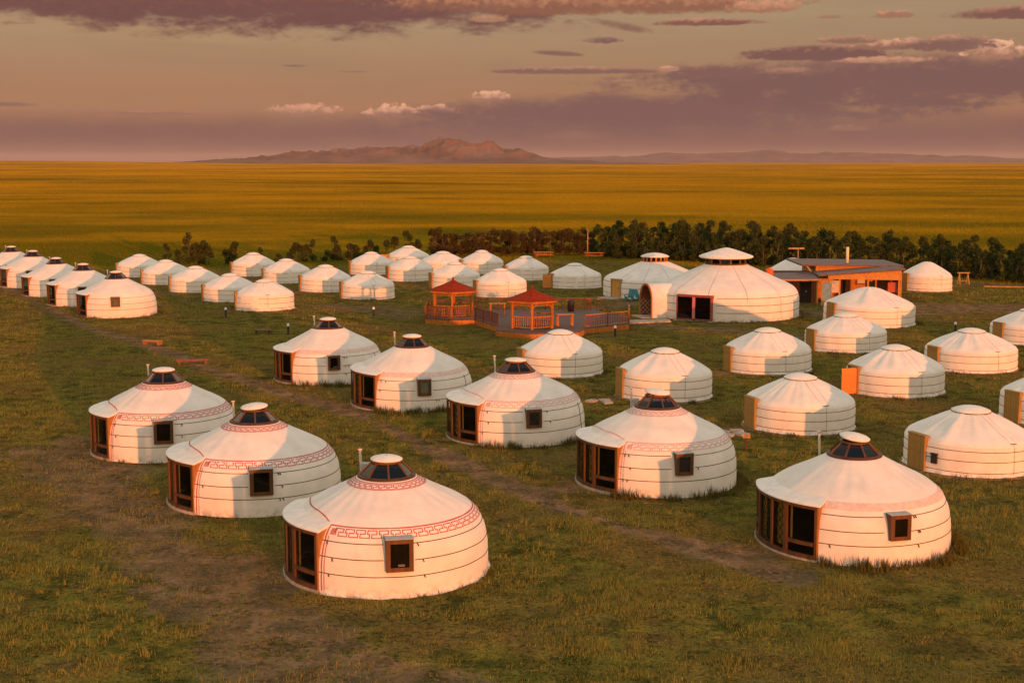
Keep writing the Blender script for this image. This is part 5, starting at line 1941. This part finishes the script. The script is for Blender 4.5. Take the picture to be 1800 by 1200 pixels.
def build_grass():
    rs = np.random.RandomState(4)
    parts = []
    gx = np.array([g[0] for g in GERS_XY])
    gy = np.array([g[1] for g in GERS_XY])
    gr = np.array([g[2] for g in GERS_XY])
    for (y0, y1, dens, h0, w0) in ((29, 48, 360, .12, .020), (48, 70, 190, .12, .025), (70, 110, 72, .13, .034), (110, 190, 20, .15, .052)):
        hx0, hx1 = .40 * y0 + 3, .40 * y1 + 3
        area = (hx0 + hx1) * (y1 - y0)
        n = int(area * dens)
        y = rs.uniform(y0, y1, n)
        x = rs.uniform(-1, 1, n) * (.40 * y + 3)
        clump = vnoise(x, y, .55, 1) * .6 + vnoise(x, y, 2.3, 2) * .6
        keep = (dirt_mask(x, y) < .28 + .75 * rs.rand(n) ** 2) & (clump > .40 + .34 * rs.rand(n))
        for a, b, r in zip(gx, gy, gr):
            keep &= np.hypot(x - a, y - b) > r + .12
        keep &= ~((x > -6.5) & (x < 9.2) & (y > 99) & (y < 114.2))
        keep &= ~((x > 23) & (x < 38) & (y > 124) & (y < 134.5))
        x, y = x[keep], y[keep]
        cl = vnoise(x, y, 1.4, 8)
        h = h0 * rs.uniform(.45, 1.3, len(x)) * (.30 + 1.5 * cl ** 2)
        parts.append(blades(rs, x, y, h, w0 * rs.uniform(.6, 1.3, len(x)), .55))
    # taller straw tufts in the near turf
    for k in range(5200):
        u = 30 + 75 * rs.rand() ** 1.5
        cx, cy = rs.uniform(-1, 1) * (.39 * u + 2), u
        if vnoise(np.array([cx]), np.array([cy]), 6.0, 17)[0] < .42 + .2 * rs.rand():
            continue
        if np.any(np.hypot(gx - cx, gy - cy) < gr + .3) or dirt_mask(np.array([cx]), np.array([cy]))[0] > .5 or (-7 < cx < 10 and cy > 97):
            continue
        n = rs.randint(8, 20)
        sp = rs.uniform(.04, .14)
        parts.append(blades(rs, cx + rs.normal(0, sp, n), cy + rs.normal(0, sp, n), rs.uniform(.12, .30) * rs.uniform(.5, 1.1, n), np.full(n, .026), .7))
    t = np.concatenate(parts)
    o = tri_mesh('grass', t, GRASSB)
    tag(o, 'short olive and straw grass covering the camp ground', 'grass', kind='stuff')
    # tall steppe grass beyond the camp, thinning with distance
    n = 1000000
    d = 150 * np.exp(rs.rand(n) * math.log(4200 / 150.0))
    th = rs.uniform(-.43, .43, n)
    x, y = d * np.sin(th), d * np.cos(th)
    keep = (camp_mask(x, y) < .35 + .4 * rs.rand(n)) & (y > 120)
    x, y, d = x[keep], y[keep], d[keep]
    patch = vnoise(x, y, 14, 31) * .6 + vnoise(x, y, 70, 32) * .6
    h = (.12 + .34 * patch ** 1.5) * rs.uniform(.6, 1.25, len(x))
    P = blades(rs, x, y, h, np.maximum(.07, d / 1500) * rs.uniform(.6, 1.4, len(x)), .5)
    P[:, :, 2] += far_relief(x, y)[:, None]
    o = tri_mesh('steppe_grass', P, steppe_blade_mat())
    tag(o, 'tall golden steppe grass covering the plain behind the camp', 'grass', kind='stuff')
    # weeds in tufts round the foot of the gers
    parts = []
    for i, (a, b, r) in enumerate(zip(gx, gy, gr)):
        d = math.hypot(a, b)
        if d > 130:
            continue
        tall = i in (3, 4, 5, 6, 7)
        nt_ = int((46 if tall else 16) * r / 3)
        for k in range(nt_):
            th = rs.uniform(236 if tall else 225, 375 if tall else 400)
            if i in (0, 1, 2) and rs.rand() < .8:
                continue
            q = r + rs.uniform(.10, .45)
            cx, cy = a + q * math.cos(R_(th)), b + q * math.sin(R_(th))
            n = rs.randint(16, 34)
            sp = rs.uniform(.08, .22)
            hh = rs.uniform(.10, .50) if tall else rs.uniform(.12, .30)
            x = cx + rs.normal(0, sp, n)
            y = cy + rs.normal(0, sp, n)
            P = blades(rs, x, y, hh * rs.uniform(.5, 1.1, n), np.full(n, .045), .5)
            parts.append(P)
    # loose weed clumps beside the tracks
    for k in range(420):
        u = rs.uniform(36, 150)
        cx, cy = rs.uniform(-1, 1) * .39 * u, u
        if dirt_mask(np.array([cx]), np.array([cy]))[0] > .4 or np.any(np.hypot(gx - cx, gy - cy) < gr + .3):
            continue
        if -7.5 < cx < 10 and 97.5 < cy < 115:
            continue
        n = rs.randint(8, 22)
        x = cx + rs.normal(0, .25, n)
        y = cy + rs.normal(0, .25, n)
        parts.append(blades(rs, x, y, rs.uniform(.10, .28) * rs.uniform(.5, 1.1, n), np.full(n, .05), .6))
    o = tri_mesh('weeds', np.concatenate(parts), WEED)
    tag(o, 'dark green weeds growing in tufts around the foot of the gers', 'weeds', kind='stuff')


build_grass()

# ================================================================== haze
HAZE = 1.8e-5
if HAZE:
    m = bpy.data.materials.new('haze')
    m.use_nodes = True
    nt = m.node_tree
    nt.nodes.clear()
    g = G(nt)
    out = g.n('ShaderNodeOutputMaterial')
    v = g.n('ShaderNodeVolumePrincipled')
    v.inputs['Color'].default_value = (.85, .72, .70, 1)
    v.inputs['Density'].default_value = HAZE
    nt.links.new(v.outputs[0], out.inputs['Volume'])
    hz = MB().box((0, 20000, 110), (62000, 53000, 260)).build('haze', m)
    tag(hz, 'thin dusty evening air over the plain', 'haze', kind='stuff')
